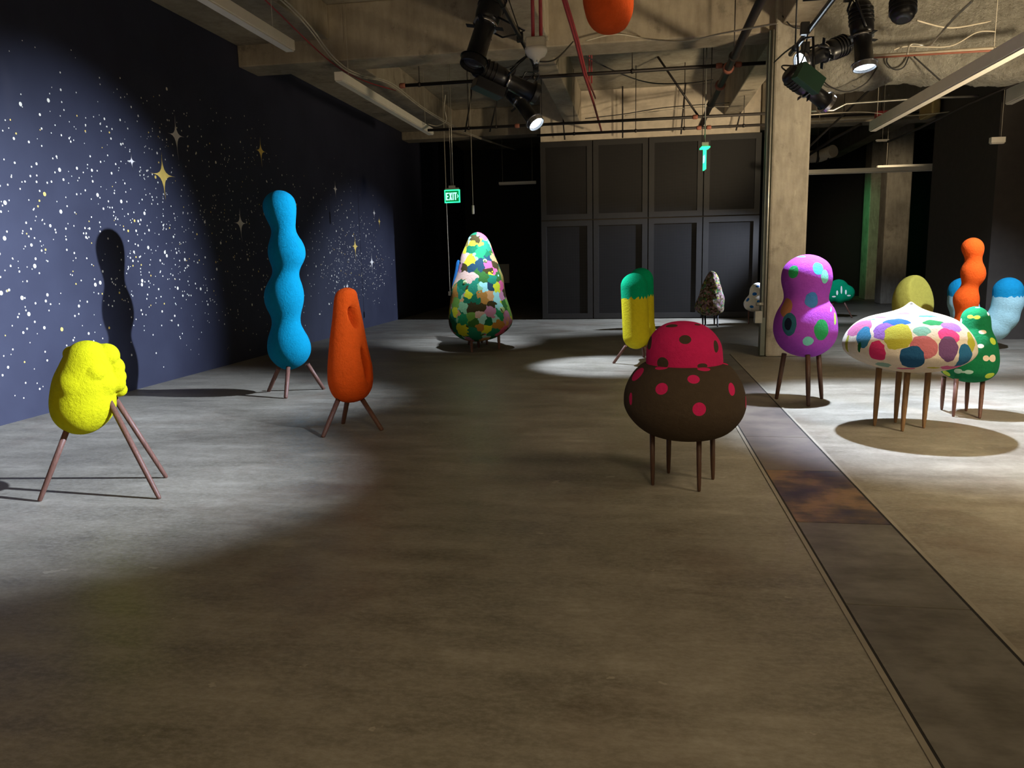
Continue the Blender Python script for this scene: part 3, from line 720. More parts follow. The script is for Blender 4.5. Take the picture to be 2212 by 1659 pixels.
# green double bulb with bows
B = Plane((3.10, 7.80)); root = sculpture(B.p0, 'dark green two bulbed felt sculpture with cream and lime bows')
mb = loft(B, rows(Z5, [(598, 1445, 1445), (602, 1415, 1475), (610, 1395, 1495), (630, 1368, 1520), (660, 1350, 1540), (700, 1341, 1546), (735, 1335, 1548), (765, 1305, 1558), (800, 1268, 1576), (850, 1230, 1592), (900, 1207, 1600), (950, 1199, 1601), (1000, 1205, 1590), (1040, 1242, 1558), (1065, 1300, 1515), (1078, 1350, 1465), (1083, 1410, 1410)]))
CRE = (0.70, 0.56, 0.42); LIM = (0.45, 0.58, 0.06); WH = (0.75, 0.74, 0.70); MN = (0.38, 0.55, 0.45)
sp = spots_on(mb, root, Z5, [(1410, 664, 19, 14, LIM), (1433, 667, 14, 7, LIM), (1455, 668, 21, 15, LIM), (1525, 641, 13, 17, WH), (1457, 605, 14, 7, WH), (1490, 763, 25, 15, CRE), (1556, 821, 18, 15, LIM), (1512, 931, 20, 18, CRE), (1532, 931, 14, 7, CRE), (1554, 930, 20, 18, CRE), (1332, 1012, 27, 18, MN), (1366, 1018, 16, 8, MN), (1402, 1018, 30, 17, MN), (1535, 1041, 26, 15, LIM), (1257, 1028, 18, 14, LIM), (1477, 852, 22, 15, WH), (1352, 690, 11, 16, WH)])
mb.build('body', felt('green_felt_with_bows', (0.008, 0.155, 0.055), sp, 0.012), root, True)
for f, t, off in (((2034, 885), (2039, 815), -0.08), ((2059, 900), (2066, 818), -0.20), ((2087, 888), (2091, 818), 0.10), ((2116, 904), (2123, 820), -0.02)):
    leg(root, fl(*f), B.at(*t, off), 0.012, 0.021, 'walnut')

# orange wavy tower behind
B = Plane((4.42, 11.6)); root = sculpture(B.p0, 'bright orange wavy felt tower rising behind the green bow sculpture')
mb = loft(B, rows(Z8, [(173, 1048, 1048), (178, 1013, 1083), (200, 958, 1132), (240, 922, 1166), (290, 910, 1177), (340, 925, 1170), (400, 954, 1149), (440, 954, 1152), (480, 930, 1170), (530, 905, 1192), (570, 902, 1197), (620, 908, 1190), (670, 918, 1160), (715, 910, 1114), (760, 870, 1108), (800, 840, 1115), (850, 818, 1124), (890, 818, 1123), (940, 830, 1108), (1010, 845, 1085), (1070, 840, 1085), (1150, 800, 1110), (1220, 800, 1112), (1290, 850, 1070), (1320, 950, 950)]))
mb.build('body', felt('vivid_orange_felt', (0.85, 0.11, 0.012)), root, True)
for dx, dy in ((-0.18, -0.12), (0.17, -0.1), (0.0, 0.2)):
    leg(root, (4.36 + dx, 11.6 + dy, 0), (4.36 + dx * 0.5, 11.6 + dy * 0.5, 0.36), 0.018, 0.024, 'walnut')

# pale blue two-pronged piece
B = Plane((5.05, 13.0)); root = sculpture(B.p0, 'pale blue two pronged felt sculpture with bright blue tips')
rt = B.m(24.6)
path = [B.at(*Z8(*q)) for q in ((1440, 772), (1437, 900), (1385, 1060), (1290, 1170), (1170, 1200), (1050, 1150), (970, 1040), (932, 900), (928, 772))]
def ub(P):
    d = None
    for i in range(len(path) - 1):
        e = cap(P, path[i], path[i + 1], rt, rt)
        d = e if d is None else smin(d, e, 0.03)
    return d
A_ = np.array(path); mb = nets(ub, A_.min(0) - 0.26, A_.max(0) + 0.26, 0.014)
zc = B.at(*Z8(1440, 840))[2]
mb.build('body', felt('pale_blue_felt_with_blue_tips', (1, 1, 1), build=capped((0.40, 0.66, 0.70), (0.01, 0.27, 0.50), zc, 24.0, 0.03)), root, True)
for dx, dy in ((-0.3, -0.1), (0.32, -0.12), (0.02, 0.22)):
    leg(root, (5.0 + dx, 13.0 + dy, 0), (5.0 + dx * 0.5, 13.0 + dy * 0.4, path[4][2] - 0.1), 0.018, 0.024, 'walnut')

# olive folded shell
B = Plane((3.92, 12.6)); root = sculpture(B.p0, 'olive yellow folded shell of felt behind the white onion')
c1 = B.at(*Z8(375, 900)); w1 = B.m(36.5); h1 = B.m(52)
c2 = B.at(*Z8(590, 930))
def shell(P):
    ax = [B.t, B.n, np.array([0, 0, 1.0])]
    d = ell(P, c1, (w1, 0.30, h1), ax)
    D = (P - np.array(c1)); s = D @ B.t; n = D @ B.n; z = D[..., 2]
    # flat fold cut on the right front, with a hollow inside
    pl = (s * 0.72 - n * 0.62 + z * 0.30) - w1 * 0.60
    d = smax(d, pl, 0.02)
    hol = ell(P, np.array(c1) + B.t * w1 * 0.82 - B.n * 0.18 + np.array([0, 0, -0.03]), (0.09, 0.13, h1 * 0.55), ax)
    return smax(d, -hol, 0.03)
mb = nets(shell, np.array(c1) - 0.55, np.array(c1) + 0.55, 0.016)
mb.build('body', felt('olive_felt', (0.44, 0.38, 0.065)), root, True)
for dx, dy in ((-0.2, -0.1), (0.2, -0.1), (0.0, 0.2)):
    leg(root, (3.9 + dx, 12.6 + dy, 0), (3.9 + dx * 0.5, 12.6 + dy * 0.4, c1[2] - h1 * 0.75), 0.018, 0.024, 'walnut')

# green cloud fan
B = Plane((4.70, 19.05)); root = sculpture((5.0, 19.1), 'green felt cloud with white strokes on a thin leg')
ctr = [(286, 1320, 66), (345, 1352, 56), (238, 1362, 52), (300, 1380, 44), (262, 1345, 55)]
def cloud(P):
    d = None; ax = [B.t, B.n, np.array([0, 0, 1.0])]
    for x, y, r in ctr:
        c = B.at(*Z7(x, y)); rr = B.m(r * 0.2834); e = ell(P, c, (rr, 0.13, rr), ax); d = e if d is None else smin(d, e, 0.03)
    return d
cb = B.at(*Z7(300, 1345)); mb = nets(cloud, np.array(cb) - 0.5, np.array(cb) + 0.5, 0.018)
sp = spots_on(mb, root, Z7, [(309, 1328, 6, 30, WH), (343, 1345, 6, 18, WH), (277, 1350, 7, 18, WH), (366, 1371, 14, 6, WH), (252, 1379, 15, 7, WH)])
mb.build('body', felt('leaf_green_felt', (0.0, 0.20, 0.09), sp, fuzz=0.5), root, True)
leg(root, fl(1841, 687), B.at(1822, 650), 0.014, 0.018, 'walnut')
leg(root, (4.42, 19.2, 0), (4.60, 19.1, 0.42), 0.014, 0.018, 'walnut')

# confetti cone far away
B = Plane((1.60, 17.35)); root = sculpture(B.p0, 'small cone felt sculpture mottled with confetti specks on black legs')
mb = loft(B, rows(Z4, [(137, 1018, 1018), (142, 1004, 1035), (152, 995, 1046), (180, 978, 1062), (220, 960, 1075), (260, 945, 1085), (300, 930, 1095), (340, 915, 1100), (378, 908, 1100), (405, 925, 1090), (420, 955, 1062), (430, 1005, 1005)]), 1.0, 72, 80, 0.05)
CP = [(0.22, 0.13, 0.08), (0.35, 0.20, 0.20), (0.12, 0.08, 0.05), (0.55, 0.30, 0.30), (0.20, 0.16, 0.08), (0.10, 0.28, 0.12), (0.5, 0.5, 0.10), (0.30, 0.18, 0.24), (0.5, 0.4, 0.34), (0.07, 0.05, 0.03)]
mb.build('body', felt('confetti_felt', (1, 1, 1), build=camo(26, CP, 0.05, 20), fuzz=2.0), root, True)
for f, t in (((1518, 702), (1518, 680)), ((1524, 706), (1523, 680)), ((1550, 706), (1550, 680)), ((1543, 700), (1543, 680))):
    leg(root, fl(*f), B.at(*t), 0.014, 0.020, 'black_wood')

# white with blue dots, half behind the column
B = Plane((2.66, 17.8)); root = sculpture(B.p0, 'white felt sculpture with blue dots half hidden behind the column')
mb = loft(B, rows(Z4, [(213, 1318, 1318), (217, 1300, 1337), (228, 1282, 1354), (255, 1266, 1368), (290, 1261, 1372), (318, 1238, 1392), (350, 1225, 1405), (378, 1233, 1398), (397, 1262, 1370), (405, 1315, 1315)]), 1.0, 72, 80)
BD = (0.015, 0.12, 0.38)
sp = spots_on(mb, root, Z4, [(1316, 237, 13, 9, BD), (1297, 287, 15, 11, BD), (1252, 324, 13, 13, BD), (1325, 336, 13, 12, BD), (1278, 370, 13, 9, BD), (1266, 246, 6, 10, BD), (1229, 352, 5, 10, BD)])
mb.build('body', felt('white_felt_with_blue_dots', (0.72, 0.66, 0.58), sp), root, True)
for f, t in (((1617, 700), (1617, 672)), ((1640, 705), (1640, 672)), ((1652, 698), (1650, 672))):
    leg(root, fl(*f), B.at(*t), 0.014, 0.018, 'walnut')

# yellow lumpy piece
B = Plane((-3.62, 4.74)); root = sculpture(B.p0, 'bright yellow lumpy felt sculpture leaning on three long splayed legs')
km = B.m(200 / 1382)
BL_ = [(620, 430, 285, 0.0, .05), (570, 700, 345, 0.0, .05), (510, 900, 345, 0, .05), (480, 1115, 330, -.01, .05), (560, 1170, 275, -.02, .05), (690, 1040, 285, .0, .05)]
LU = [(895, 335, 165, 0.0, .006), (1000, 505, 142, .02, .006), (1052, 645, 118, .0, .006), (1097, 840, 95, .02, .006), (1050, 750, 112, -.02, .008), (905, 965, 115, -.03, .006), (820, 760, 190, -.04, .02),
      (700, 590, 160, -.094, .004), (770, 985, 118, -.060, .004), (690, 1230, 150, -.05, .02), (330, 490, 95, -.02, .012), (378, 310, 105, .07, .012), (880, 700, 120, .10, .012), (620, 900, 180, .12, .012), (480, 620, 150, .13, .012), (400, 800, 190, -.085, .02), (350, 1150, 150, -.08, .02)]
def lumpy(P):
    d = None
    for x, y, r, off, k in BL_:
        e = sph(P, B.at(*Z1(x, y), off), r * km); d = e if d is None else smin(d, e, k)
    for x, y, r, off, k in LU:
        d = smin(d, sph(P, B.at(*Z1(x, y), off), r * km), k)
    return d
cy = np.array(B.at(*Z1(650, 800))); mb = nets(lumpy, cy - 0.38, cy + 0.38, 0.0095)
mb.build('body', felt('yellow_felt', (0.43, 0.40, 0.004), fuzz=1.0), root, True)
for f, t, off in (((85, 1083), (150, 915), -0.05), ((345, 1078), (236, 866), -0.08), ((360, 1032), (247, 858), 0.08)):
    leg(root, fl(*f), B.at(*t, off), 0.015, 0.020, 'walnut')

# hanging orange piece
B = Plane((-0.24, 7.0)); root = thing('hanging_felt_sculpture', (-0.24, 7.0, 3.40), 'orange felt capsule hanging from the ceiling', 'sculpture')
mb = loft(B, [(73.5, 1316, 1316), (71, 1300, 1333), (64, 1285, 1350), (50, 1273, 1359), (30, 1265, 1367), (0, 1259, 1369), (-80, 1257, 1370), (-160, 1259, 1369), (-200, 1280, 1350), (-212, 1315, 1315)])
mb.build('body', felt('hanging_orange_felt', (0.72, 0.10, 0.02)), root, True)
zt_ = max(p[2] for p in mb.v); q = [p for p in mb.v if p[2] > zt_ - 0.01][0]
tube('suspension_wire', [(q[0], q[1], zt_ - 0.03), (q[0], q[1], SLAB)], 0.004, M['cable_black'], root)

# ------------------------------------------------------------------ stage lights
def lamp(name, lens, rear, label, on=True, s=1.0, clamp=None, box=None, grp='stage spotlights on the pipes'):
    """profile spotlight from its rear end to its lens"""
    a = np.array(rear, float); b = np.array(lens, float); d = b - a; Lh = np.linalg.norm(d); d /= Lh
    root = thing(name, tuple((a + b) / 2), label, 'stage light', grp)
    u = np.cross(d, [0, 0, 1.0]);
    if np.linalg.norm(u) < 0.2: u = np.cross(d, [0, 1.0, 0])
    u /= np.linalg.norm(u); v = np.cross(u, d)
    at = lambda t: a + d * (Lh * t)
    MB().rings([at(0), at(0.015), at(0.05), at(0.10), at(0.40), at(0.45), at(0.50)], [0.045 * s, 0.075 * s, 0.092 * s, 0.10 * s, 0.105 * s, 0.10 * s, 0.082 * s], 24).build('housing', M['lamp_black'], root, True)
    fin = MB()
    for t in (0.12, 0.18, 0.24, 0.30): fin.rings([at(t), at(t + 0.012)], [0.112 * s] * 2, 24)
    fin.build('cooling_fins', M['lamp_black'], root, True)
    MB().rings([at(0.50), at(0.53)], [0.100 * s] * 2, 24).build('gate_ring', M['lamp_ring'], root, True)
    for k in range(4):
        sh = MB(); an = k * PI / 2 + 0.5; w_ = u * math.cos(an) + v * math.sin(an); sh.obox(at(0.54) + w_ * 0.125 * s, w_, np.cross(d, w_), d, 0.035 * s, 0.02 * s, 0.003)
        sh.build('shutter_blade', M['lamp_black'], root)
    MB().rings([at(0.53), at(0.56), at(0.90), at(0.905), at(0.985)], [0.082 * s, 0.078 * s, 0.082 * s, 0.098 * s, 0.100 * s], 24, cap=False).build('lens_tube', M['lamp_black'], root, True)
    fr = MB(); fr.rings([at(0.90), at(0.915)], [0.082 * s, 0.118 * s], 24, cap=False); fr.rings([at(0.915), at(0.99)], [0.106 * s, 0.106 * s], 24, cap=False); fr.rings([at(0.985), at(0.992)], [0.106 * s, 0.098 * s], 24, cap=False)
    fr.build('colour_frame', M['lamp_ring'] if on else M['lamp_black'], root, True)
    MB().rings([at(0.950), at(0.962), at(0.968)], [0.092 * s, 0.075 * s, 0.02 * s], 24).build('lens', M['lens_on'] if on else M['lens_off'], root, True)
    if box:
        sd, mt = box; c = at(0.30) + u * sd[0] * 0.145 * s + v * sd[1] * 0.145 * s
        MB().obox(c, d, u, v, 0.15 * s, (0.05 if sd[0] else 0.09) * s, (0.05 if sd[1] else 0.09) * s).build('driver_box', M[mt], root, False, 0.006)
    if clamp is not None:
        c = np.array(clamp, float); pv = at(0.46); y = MB()
        w_ = u if abs(u @ (c - pv)) < abs(v @ (c - pv)) else v
        for sg in (-1, 1):
            y.rings([pv + w_ * sg * 0.125 * s, pv + w_ * sg * 0.125 * s + (c - pv) * 0.80, c + (pv - c) * 0.16], [0.012] * 3, 8)
        y.build('yoke', M['lamp_black'], root, True)
        MB().obox(c, (1, 0, 0), (0, 1, 0), (0, 0, 1), 0.04, 0.03, 0.055).build('pipe_clamp', M['lamp_black'], root, False, 0.006)
        m_ = (a + c) / 2 + np.array([0.06, 0.05, -0.10])
        tube('power_cable', [a - d * 0.01, a - d * 0.06 + np.array([0, 0, 0.02]), m_, c + np.array([0.03, 0.0, -0.02])], 0.007, M['cable_black'], root, 6, True)
    return root
# lighting pipes
def pipe(name, a, b, r, mat, label, cat='pipe', grp=None, hang=(), hr=0.008, hm=None, clips=()):
    root = thing(name, tuple((np.array(a) + np.array(b)) / 2), label, cat, grp); a = np.array(a, float); b = np.array(b, float)
    MB().cyl(a, b, r, 14).build('tube', M[mat], root, True)
    for t in hang:
        p = a + (b - a) * t; zt_ = SLAB
        MB().cyl(p, (p[0], p[1], zt_), hr, 8).build('hanger_rod', M[hm or mat], root, True)
        MB().cyl(p - (b - a) / np.linalg.norm(b - a) * 0.02, p + (b - a) / np.linalg.norm(b - a) * 0.02, r * 1.35, 14).build('hanger_clamp', M[hm or mat], root, True)
    for t in clips:
        p = a + (b - a) * t; e = (b - a) / np.linalg.norm(b - a) * 0.05
        MB().rings([p - e, p - e * 0.6, p + e * 0.6, p + e], [r * 1.2, r * 1.55, r * 1.55, r * 1.2], 14).build('coupling', M['rust'], root, True)
    return root
LPX, LPZ, RPX, RPZ = -1.41, 4.20, 1.60, 3.62
pipe('lighting_pipe', (LPX, 1.0, LPZ), (LPX, 11.5, LPZ), 0.026, 'lamp_black', 'black lighting pipe carrying the left cluster of stage lights', hang=(0.3, 0.72, 0.97))
pipe('lighting_pipe', (RPX, 1.0, RPZ), (RPX, 8.95, RPZ), 0.026, 'lamp_black', 'black lighting pipe carrying the right cluster of stage lights', hang=(0.3, 0.72, 0.97))
lamp('stage_light', atY(1020, 145, 9.5), atY(1078, -40, 9.9), 'unlit black stage light hanging upright in the left cluster', False, 1.5, (LPX, 9.8, LPZ))
lamp('stage_light', atY(1160, 205, 10.8), atY(1022, 140, 10.35), 'unlit black stage light slanting right in the left cluster', False, 1.35, (LPX, 10.55, LPZ), ((0, -1), 'lamp_black'))
lamp('stage_light', atY(1160, 270, 11.25), atY(1088, 170, 11.6), 'lit stage light at the bottom of the left cluster', True, 1.15, (LPX, 11.3, LPZ))
lamp('stage_light', atY(1727, 136, 8.72), atY(1836, 92, 8.98), 'lit stage light facing left by the column top', True, 1.0, (RPX + 0.1, 8.72, RPZ))
lamp('stage_light', atY(1790, 226, 8.05), atY(1700, 155, 7.85), 'lit stage light slanting down right with a dark green box', True, 0.92, (RPX - 0.05, 8.0, RPZ), ((1, 0), 'green_gel'))
lamp('stage_light', atY(1868, 150, 8.3), atY(1858, 5, 8.42), 'lit stage light pointing straight down near the right pipe', True, 1.05, (RPX + 0.42, 8.4, 4.0))
lamp('stage_light', atY(1952, -90, 8.0), atY(1950, 44, 7.8), 'upturned dark stage light at the top edge of the photo', False, 1.05)

# ------------------------------------------------------------------ ceiling pipes and conduits
pipe('lighting_crossbar', (RPX, 8.4, 4.0), (4.2, 8.4, 4.0), 0.024, 'lamp_black', 'black cross pipe above the down pointing stage light', hang=(0.1, 0.9))
pipe('sprinkler_main', (1.34, 6.0, 4.31), (1.35, 17.6, 4.28), 0.055, 'pipe', 'thick dark sprinkler main running toward the white upper wall', hang=(0.2, 0.5, 0.8), clips=(0.56, 0.66))
pipe('sprinkler_branch', (-3.85, 12.95, 4.42), (1.95, 12.95, 4.44), 0.028, 'pipe', 'thin dark sprinkler branch just beyond the cross beam', hang=(0.05, 0.38, 0.65), clips=(0.0, 0.88, 0.93))
pipe('sprinkler_branch', (-4.25, 15.97, 4.19), (2.9, 15.97, 4.19), 0.028, 'pipe', 'upper of two far sprinkler branches before the white wall', hang=(0.12, 0.2, 0.33), clips=(0.26, 0.75))
pipe('sprinkler_branch', (-2.15, 17.25, 4.18), (2.9, 17.25, 4.18), 0.028, 'pipe', 'lower of two far sprinkler branches before the white wall', hang=(0.16, 0.42, 0.62, 0.86), clips=(0.68, 0.72))
pipe('brace_rod', (1.24, 16.9, 4.36), (atY(1420, 184, 16.6)[0], 16.6, SLAB), 0.022, 'pipe', 'dark diagonal brace meeting the sprinkler main')
for x0, x1, y0, y1, lb in ((1151, 1151, -30, 85, 'left of two red conduits dropping to the sensor box'), (1168, 1168, -30, 85, 'right of two red conduits dropping to the sensor box')):
    p = atY(x0, 50, 9.2); o = tube('red_conduit', [(p[0], 9.2, SLAB), (p[0], 9.2, atY(x0, 84, 9.2)[2])], 0.021, M['red']); put(o, lb, 'conduit')
p = atY(1158, 100, 9.2)
sroot = thing('motion_sensor', (p[0], 9.2, p[2]), 'white domed sensor on a grey box under red conduits', 'sensor')
zb_ = atY(1158, 104, 9.2)[2]; zt2 = atY(1158, 82, 9.2)[2]
MB().box((p[0] - 0.11, 9.12, zb_), (p[0] + 0.11, 9.28, zt2)).build('junction_box', M['galv'], sroot, False, 0.008)
zz0 = atY(1158, 136, 9.2)[2]
MB().rings([(p[0], 9.2, zb_), (p[0], 9.2, zb_ - 0.04), (p[0], 9.2, zb_ - 0.09), (p[0], 9.2, zz0 + 0.04), (p[0], 9.2, zz0)], [0.13, 0.128, 0.10, 0.045, 0.03], 28).build('dome', M['plastic'], sroot, True)
for i in range(5):
    a = i * 1.256; MB().rings([(p[0] + 0.03 * math.cos(a), 9.2 + 0.03 * math.sin(a), zz0 + 0.025), (p[0] + 0.03 * math.cos(a), 9.2 + 0.03 * math.sin(a), zz0 - 0.005)], [0.010, 0.006], 8).build('lens_bead', M['lamp_ring'], sroot, True)
o = tube('red_conduit', [(atY(1206, -40, 8.0)[0], 8.0, SLAB - 0.03), atY(1216, -6, 8.6), atY(1243, 85, 10.0), atY(1262, 160, 12.0), atY(1283, 225, 15.0), atY(1300, 286, 19.0)], 0.022, M['red']); put(o, 'long red conduit slanting down toward the white upper wall', 'conduit')
o = tube('red_conduit', [(atY(1211, -40, 8.0)[0], 8.0, SLAB - 0.03), atY(1221, -6, 8.6), atY(1248, 85, 10.0), atY(1266, 160, 12.0), atY(1286, 212, 15.0)], 0.016, M['red']); put(o, 'thin red conduit beside the long slanting one', 'conduit')
for x, lb in ((1273, 'left red rod hanging behind the cross beam'), (1278, 'right red rod hanging behind the cross beam')):
    a = atY(x, 115, 13.4); b = atY(x, 180, 13.4); o = tube('red_rod', [(a[0], a[1], SLAB), b], 0.012, M['red']); put(o, lb, 'rod')
o = tube('red_conduit', [(-4.6, 5.0, 5.0), (-4.7, 9.0, 4.96), (-4.72, 12.4, 4.62), (-4.75, 15.5, 4.9)], 0.010, M['red'], None, 8, True); put(o, 'thin red line running along the edge beam of the star wall', 'conduit')
for j, (dx, dz) in enumerate(((0.0, 0.0), (0.03, 0.02))):
    P = [(-4.66 + dx, 5.0, 5.0 + dz), (-4.62 + dx, 10.0, 4.97 + dz), (-4.62 + dx, 11.9, 4.62 + dz), (-4.58 + dx, 12.9, 4.6 + dz), (-4.55 + dx, 14.5, 4.80 + dz), (-4.52 + dx, 17.0, 4.74 + dz), (-4.2 + dx, 20.3, 4.7 + dz), (-3.6 + dx, 23.5, 4.75)]
    o = tube('slung_cable', P, 0.011, M['cable'], None, 8, True); put(o, ['outer pale cable slung along the star wall edge beam', 'inner pale cable slung along the star wall edge beam'][j], 'cable')
# rigid diagonal hangers in the second bay
for i, (a, b, Y0) in enumerate((((1005, 285), (1018, 205), 18.5), ((1058, 285), (1072, 225), 18.5), ((1220, 302), (1217, 268), 19.2), ((1345, 298), (1345, 188), 19.2), ((1471, 290), (1481, 178), 19.2), ((1590, 282), (1602, 233), 19.2))):
    o = tube('hanger_strut', [atY(*a, Y0), atY(*b, Y0), (*atY(*b, Y0)[:2], SLAB)], 0.018, M['pipe']); put(o, ['slanting strut in the dark bay, nearer the exit sign', 'slanting strut in the dark bay beside the left stage lights', 'short strut at the left end of the white upper wall', 'upright strut crossing the white upper wall', 'leaning strut crossing the white wall by the sprinkler main', 'short leaning strut on the white wall by the column'][i], 'strut')
# sagging wires
WIRES = [([(1265, 88, 12.0), (1330, 74, 12.0), (1400, 84, 12.0), (1480, 88, 11.0), (1560, 72, 10.0), (1680, 50, 9.0)], 'cable', 'pale wire sagging across the face of the cross beam'),
         ([(1160, 133, 9.2), (1200, 128, 10.0), (1238, 90, 11.8)], 'cable_black', 'black wire looping from the white sensor'),
         ([(1250, 112, 12.95), (1320, 150, 13.4), (1400, 178, 14.0), (1480, 180, 15.0), (1540, 172, 15.5)], 'cable_black', 'dark wire sagging behind the cross beam'),
         ([(1264, 256, 18.9), (1350, 246, 18.7), (1440, 232, 18.6), (1578, 222, 18.4)], 'cable_black', 'dark wire bundle strung before the white upper wall'),
         ([(1350, 250, 18.9), (1420, 240, 18.7), (1500, 232, 18.6), (1574, 230, 18.3)], 'cable', 'pale wire strung before the white upper wall'),
         ([(962, 205, 15.5), (960, 235, 15.6), (964, 260, 15.8), (945, 272, 16.0), (925, 268, 16.0)], 'cable', 'pale loop of cable hanging by the edge beam'),
         ([(1690, 34, 11.93), (1712, 58, 11.9), (1745, 62, 11.93)], 'cable_black', 'black cable beside the top of the column'),
         ([(1672, 135, 11.9), (1690, 118, 10.6), (1708, 104, 9.5), (1728, 92, 8.8)], 'cable_black', 'thin black cable slanting across the column top'),
         ([(2100, 2, 9.0), (2060, 40, 9.5), (2025, 80, 10.5), (2005, 98, 11.4), (1968, 96, 11.4), (1960, 118, 11.4)], 'galv', 'shiny flexible cable over the fireproofed beam'),
         ([(1980, 44, 10.5), (2050, 60, 10.8), (2120, 50, 11.0), (2140, 45, 11.2)], 'cable', 'pale wire looping at the top of the fireproofed beam'),
         ([(1930, 108, 11.5), (1960, 100, 11.5), (2050, 100, 11.5), (2110, 70, 11.5), (2150, 68, 11.5)], 'cable', 'pale wire lying over the fireproofed beam'),
         ([(1918, 118, 12.0), (1916, 135, 12.0), (1932, 150, 12.0), (1952, 145, 12.0), (1963, 122, 12.0)], 'cable_black', 'coil of dark cable hanging on the fireproofed beam'),
         ([(1768, 160, 12.03), (1790, 185, 11.99), (1830, 198, 11.99), (1870, 180, 12.0), (1895, 145, 12.04)], 'cable_black', 'dark loop of wire across the fireproofed beam'),
         ([(1974, 122, 11.9), (2005, 150, 11.9), (2036, 178, 11.9)], 'cable_black', 'dark wire slanting down the fireproofed beam'),
         ([(1750, 248, 16.5), (1860, 242, 16.5), (1960, 250, 16.5), (2080, 238, 16.5)], 'cable', 'pale wire bundle in the dark right bay')]
for P, mt, lb in WIRES:
    o = tube('sagging_wire', [atY(*q) for q in P], 0.010 if mt != 'galv' else 0.014, M[mt], None, 6, True); put(o, lb, 'wire')
# pale and dark pipes on the right side
def line(name, P, r, mt, lb, cat='pipe', curved=False):
    o = tube(name, [atY(*q) for q in P], r, M[mt], None, 10, curved); return put(o, lb, cat)
line('conduit_pipe', [(1746, 240, 15.5), (1800, 238, 15.5), (1828, 224, 15.5), (2000, 212, 15.3), (2135, 207, 15.2)], 0.020, 'galv', 'bent shiny conduit across the dark right bay')
line('copper_pipe', [(1885, 121, 11.7), (2130, 105, 11.6), (2260, 97, 11.5)], 0.020, 'duct', 'upper of twin brass pipes before the fireproofed beam')
line('copper_pipe', [(1885, 124.5, 11.7), (2130, 110, 11.6), (2260, 103, 11.5)], 0.014, 'rust', 'lower of twin brass pipes before the fireproofed beam')
line('dark_pipe', [(1740, 340, 19.5), (1800, 300, 19.0), (1860, 268, 18.0)], 0.03, 'pipe', 'dark diagonal pipe beside the right edge of the column')
q = atY(1800, 268, 17.0); o = tube('dark_pipe', [atY(1745, 320, 17.5), q, q + (q - atY(1745, 320, 17.5)) * ((SLAB - 0.03 - q[2]) / (q[2] - atY(1745, 320, 17.5)[2]))], 0.02, M['pipe']); put(o, 'thin dark brace slanting up right of the column', 'pipe')
line('dark_pipe', [(1918, 306, 16.0), (1990, 275, 15.2), (2090, 225, 14.0), (2160, 195, 13.6), (2230, 165, 13.3)], 0.022, 'pipe', 'long dark pipe slanting under the long right light')
pipe('dark_pipe', atY(1700, 264, 18.8), atY(2060, 245, 18.8), 0.03, 'duct', 'beige pipe crossing the dark right bay', hang=(0.2, 0.8))
pipe('dark_pipe', atY(1700, 255, 19.2), atY(2120, 237, 19.2), 0.022, 'pipe', 'dark level pipe crossing the right bay above the beige one', hang=(0.3, 0.9))
dr = thing('round_duct', tuple(atY(1772, 337, 21.0)), 'short beige round duct behind the column', 'duct')
tube('shell', [atY(1735, 340, 21.0), atY(1772, 337, 21.0), atY(1800, 326, 20.6)], 0.15, M['duct'], dr, 20)
for x_, y_, Y_ in ((1765, 338, 21.0), (1790, 330, 20.75)):
    q = atY(x_, y_, Y_); MB().rings([q - np.array([0.03, 0, 0]), q + np.array([0.03, 0, 0])], [0.16, 0.16], 20).build('band', M['pipe'], dr, True)
    MB().cyl(q + np.array([0, 0, 0.14]), (q[0], q[1], SLAB), 0.012, 8).build('hanger_rod', M['pipe'], dr, True)
MBf = MB(); fa = atY(2005, 232, 17.0); fb = atY(2165, 222, 17.0)
MBf.box((fa[0], 16.8, fb[2] - 0.18), (min(fb[0], 5.85), 17.5, fb[2] + 0.22)); fd = put(MBf.build('foil_duct', M['gold'], None, False, 0.03), 'duct wrapped in crinkled gold foil in the dark right bay', 'duct')
for dx in (0.3, 0.9): MB().cyl((fa[0] + dx, 17.15, fb[2] + 0.2), (fa[0] + dx, 17.15, SLAB), 0.012, 8).build('hanger_rod', M['pipe'], fd, True)
o = MB().box((atY(1888, 262, 17.4)[0], 17.2, atY(1888, 262, 17.4)[2]), (atY(1914, 262, 17.4)[0], 17.4, atY(1888, 243, 17.4)[2])).build('alarm_box', M['red'], None, False, 0.01); put(o, 'red box behind the end of the long right light', 'box')
tube('mounting_rod', [(o.data.vertices[0].co.x + 0.1, 17.3, atY(1888, 250, 17.4)[2]), (o.data.vertices[0].co.x + 0.1, 17.3, SLAB)], 0.01, M['pipe'], o)

# ------------------------------------------------------------------ linear lights (switched off)
def linear(a, b, w_, h_, label, drops, grp='long white pendant lights'):
    a = np.array(a, float); b = np.array(b, float); d = b - a; Lh = np.linalg.norm(d); d /= Lh; s = np.cross(d, [0, 0, 1.0]); s /= np.linalg.norm(s)
    root = thing('linear_light', tuple((a + b) / 2), label, 'ceiling light', grp)
    c = (a + b) / 2
    MB().obox(c + np.array([0, 0, 0.008]), d, s, (0, 0, 1), Lh / 2, w_ / 2, h_ / 2 - 0.008).build('housing', M['fix_white'], root, False, 0.004)
    MB().obox(c - np.array([0, 0, h_ / 2 - 0.006]), d, s, (0, 0, 1), Lh / 2 - 0.01, w_ / 2 - 0.012, 0.006).build('diffuser', M['diffuser'], root)
    for t, x in drops:
        p = a + (b - a) * t
        tube('suspension_wire', [(p[0], p[1], p[2] + h_ / 2), (p[0], p[1], SLAB - 0.004)], 0.0035, M['cable'], root, 6)
LZ = 4.32
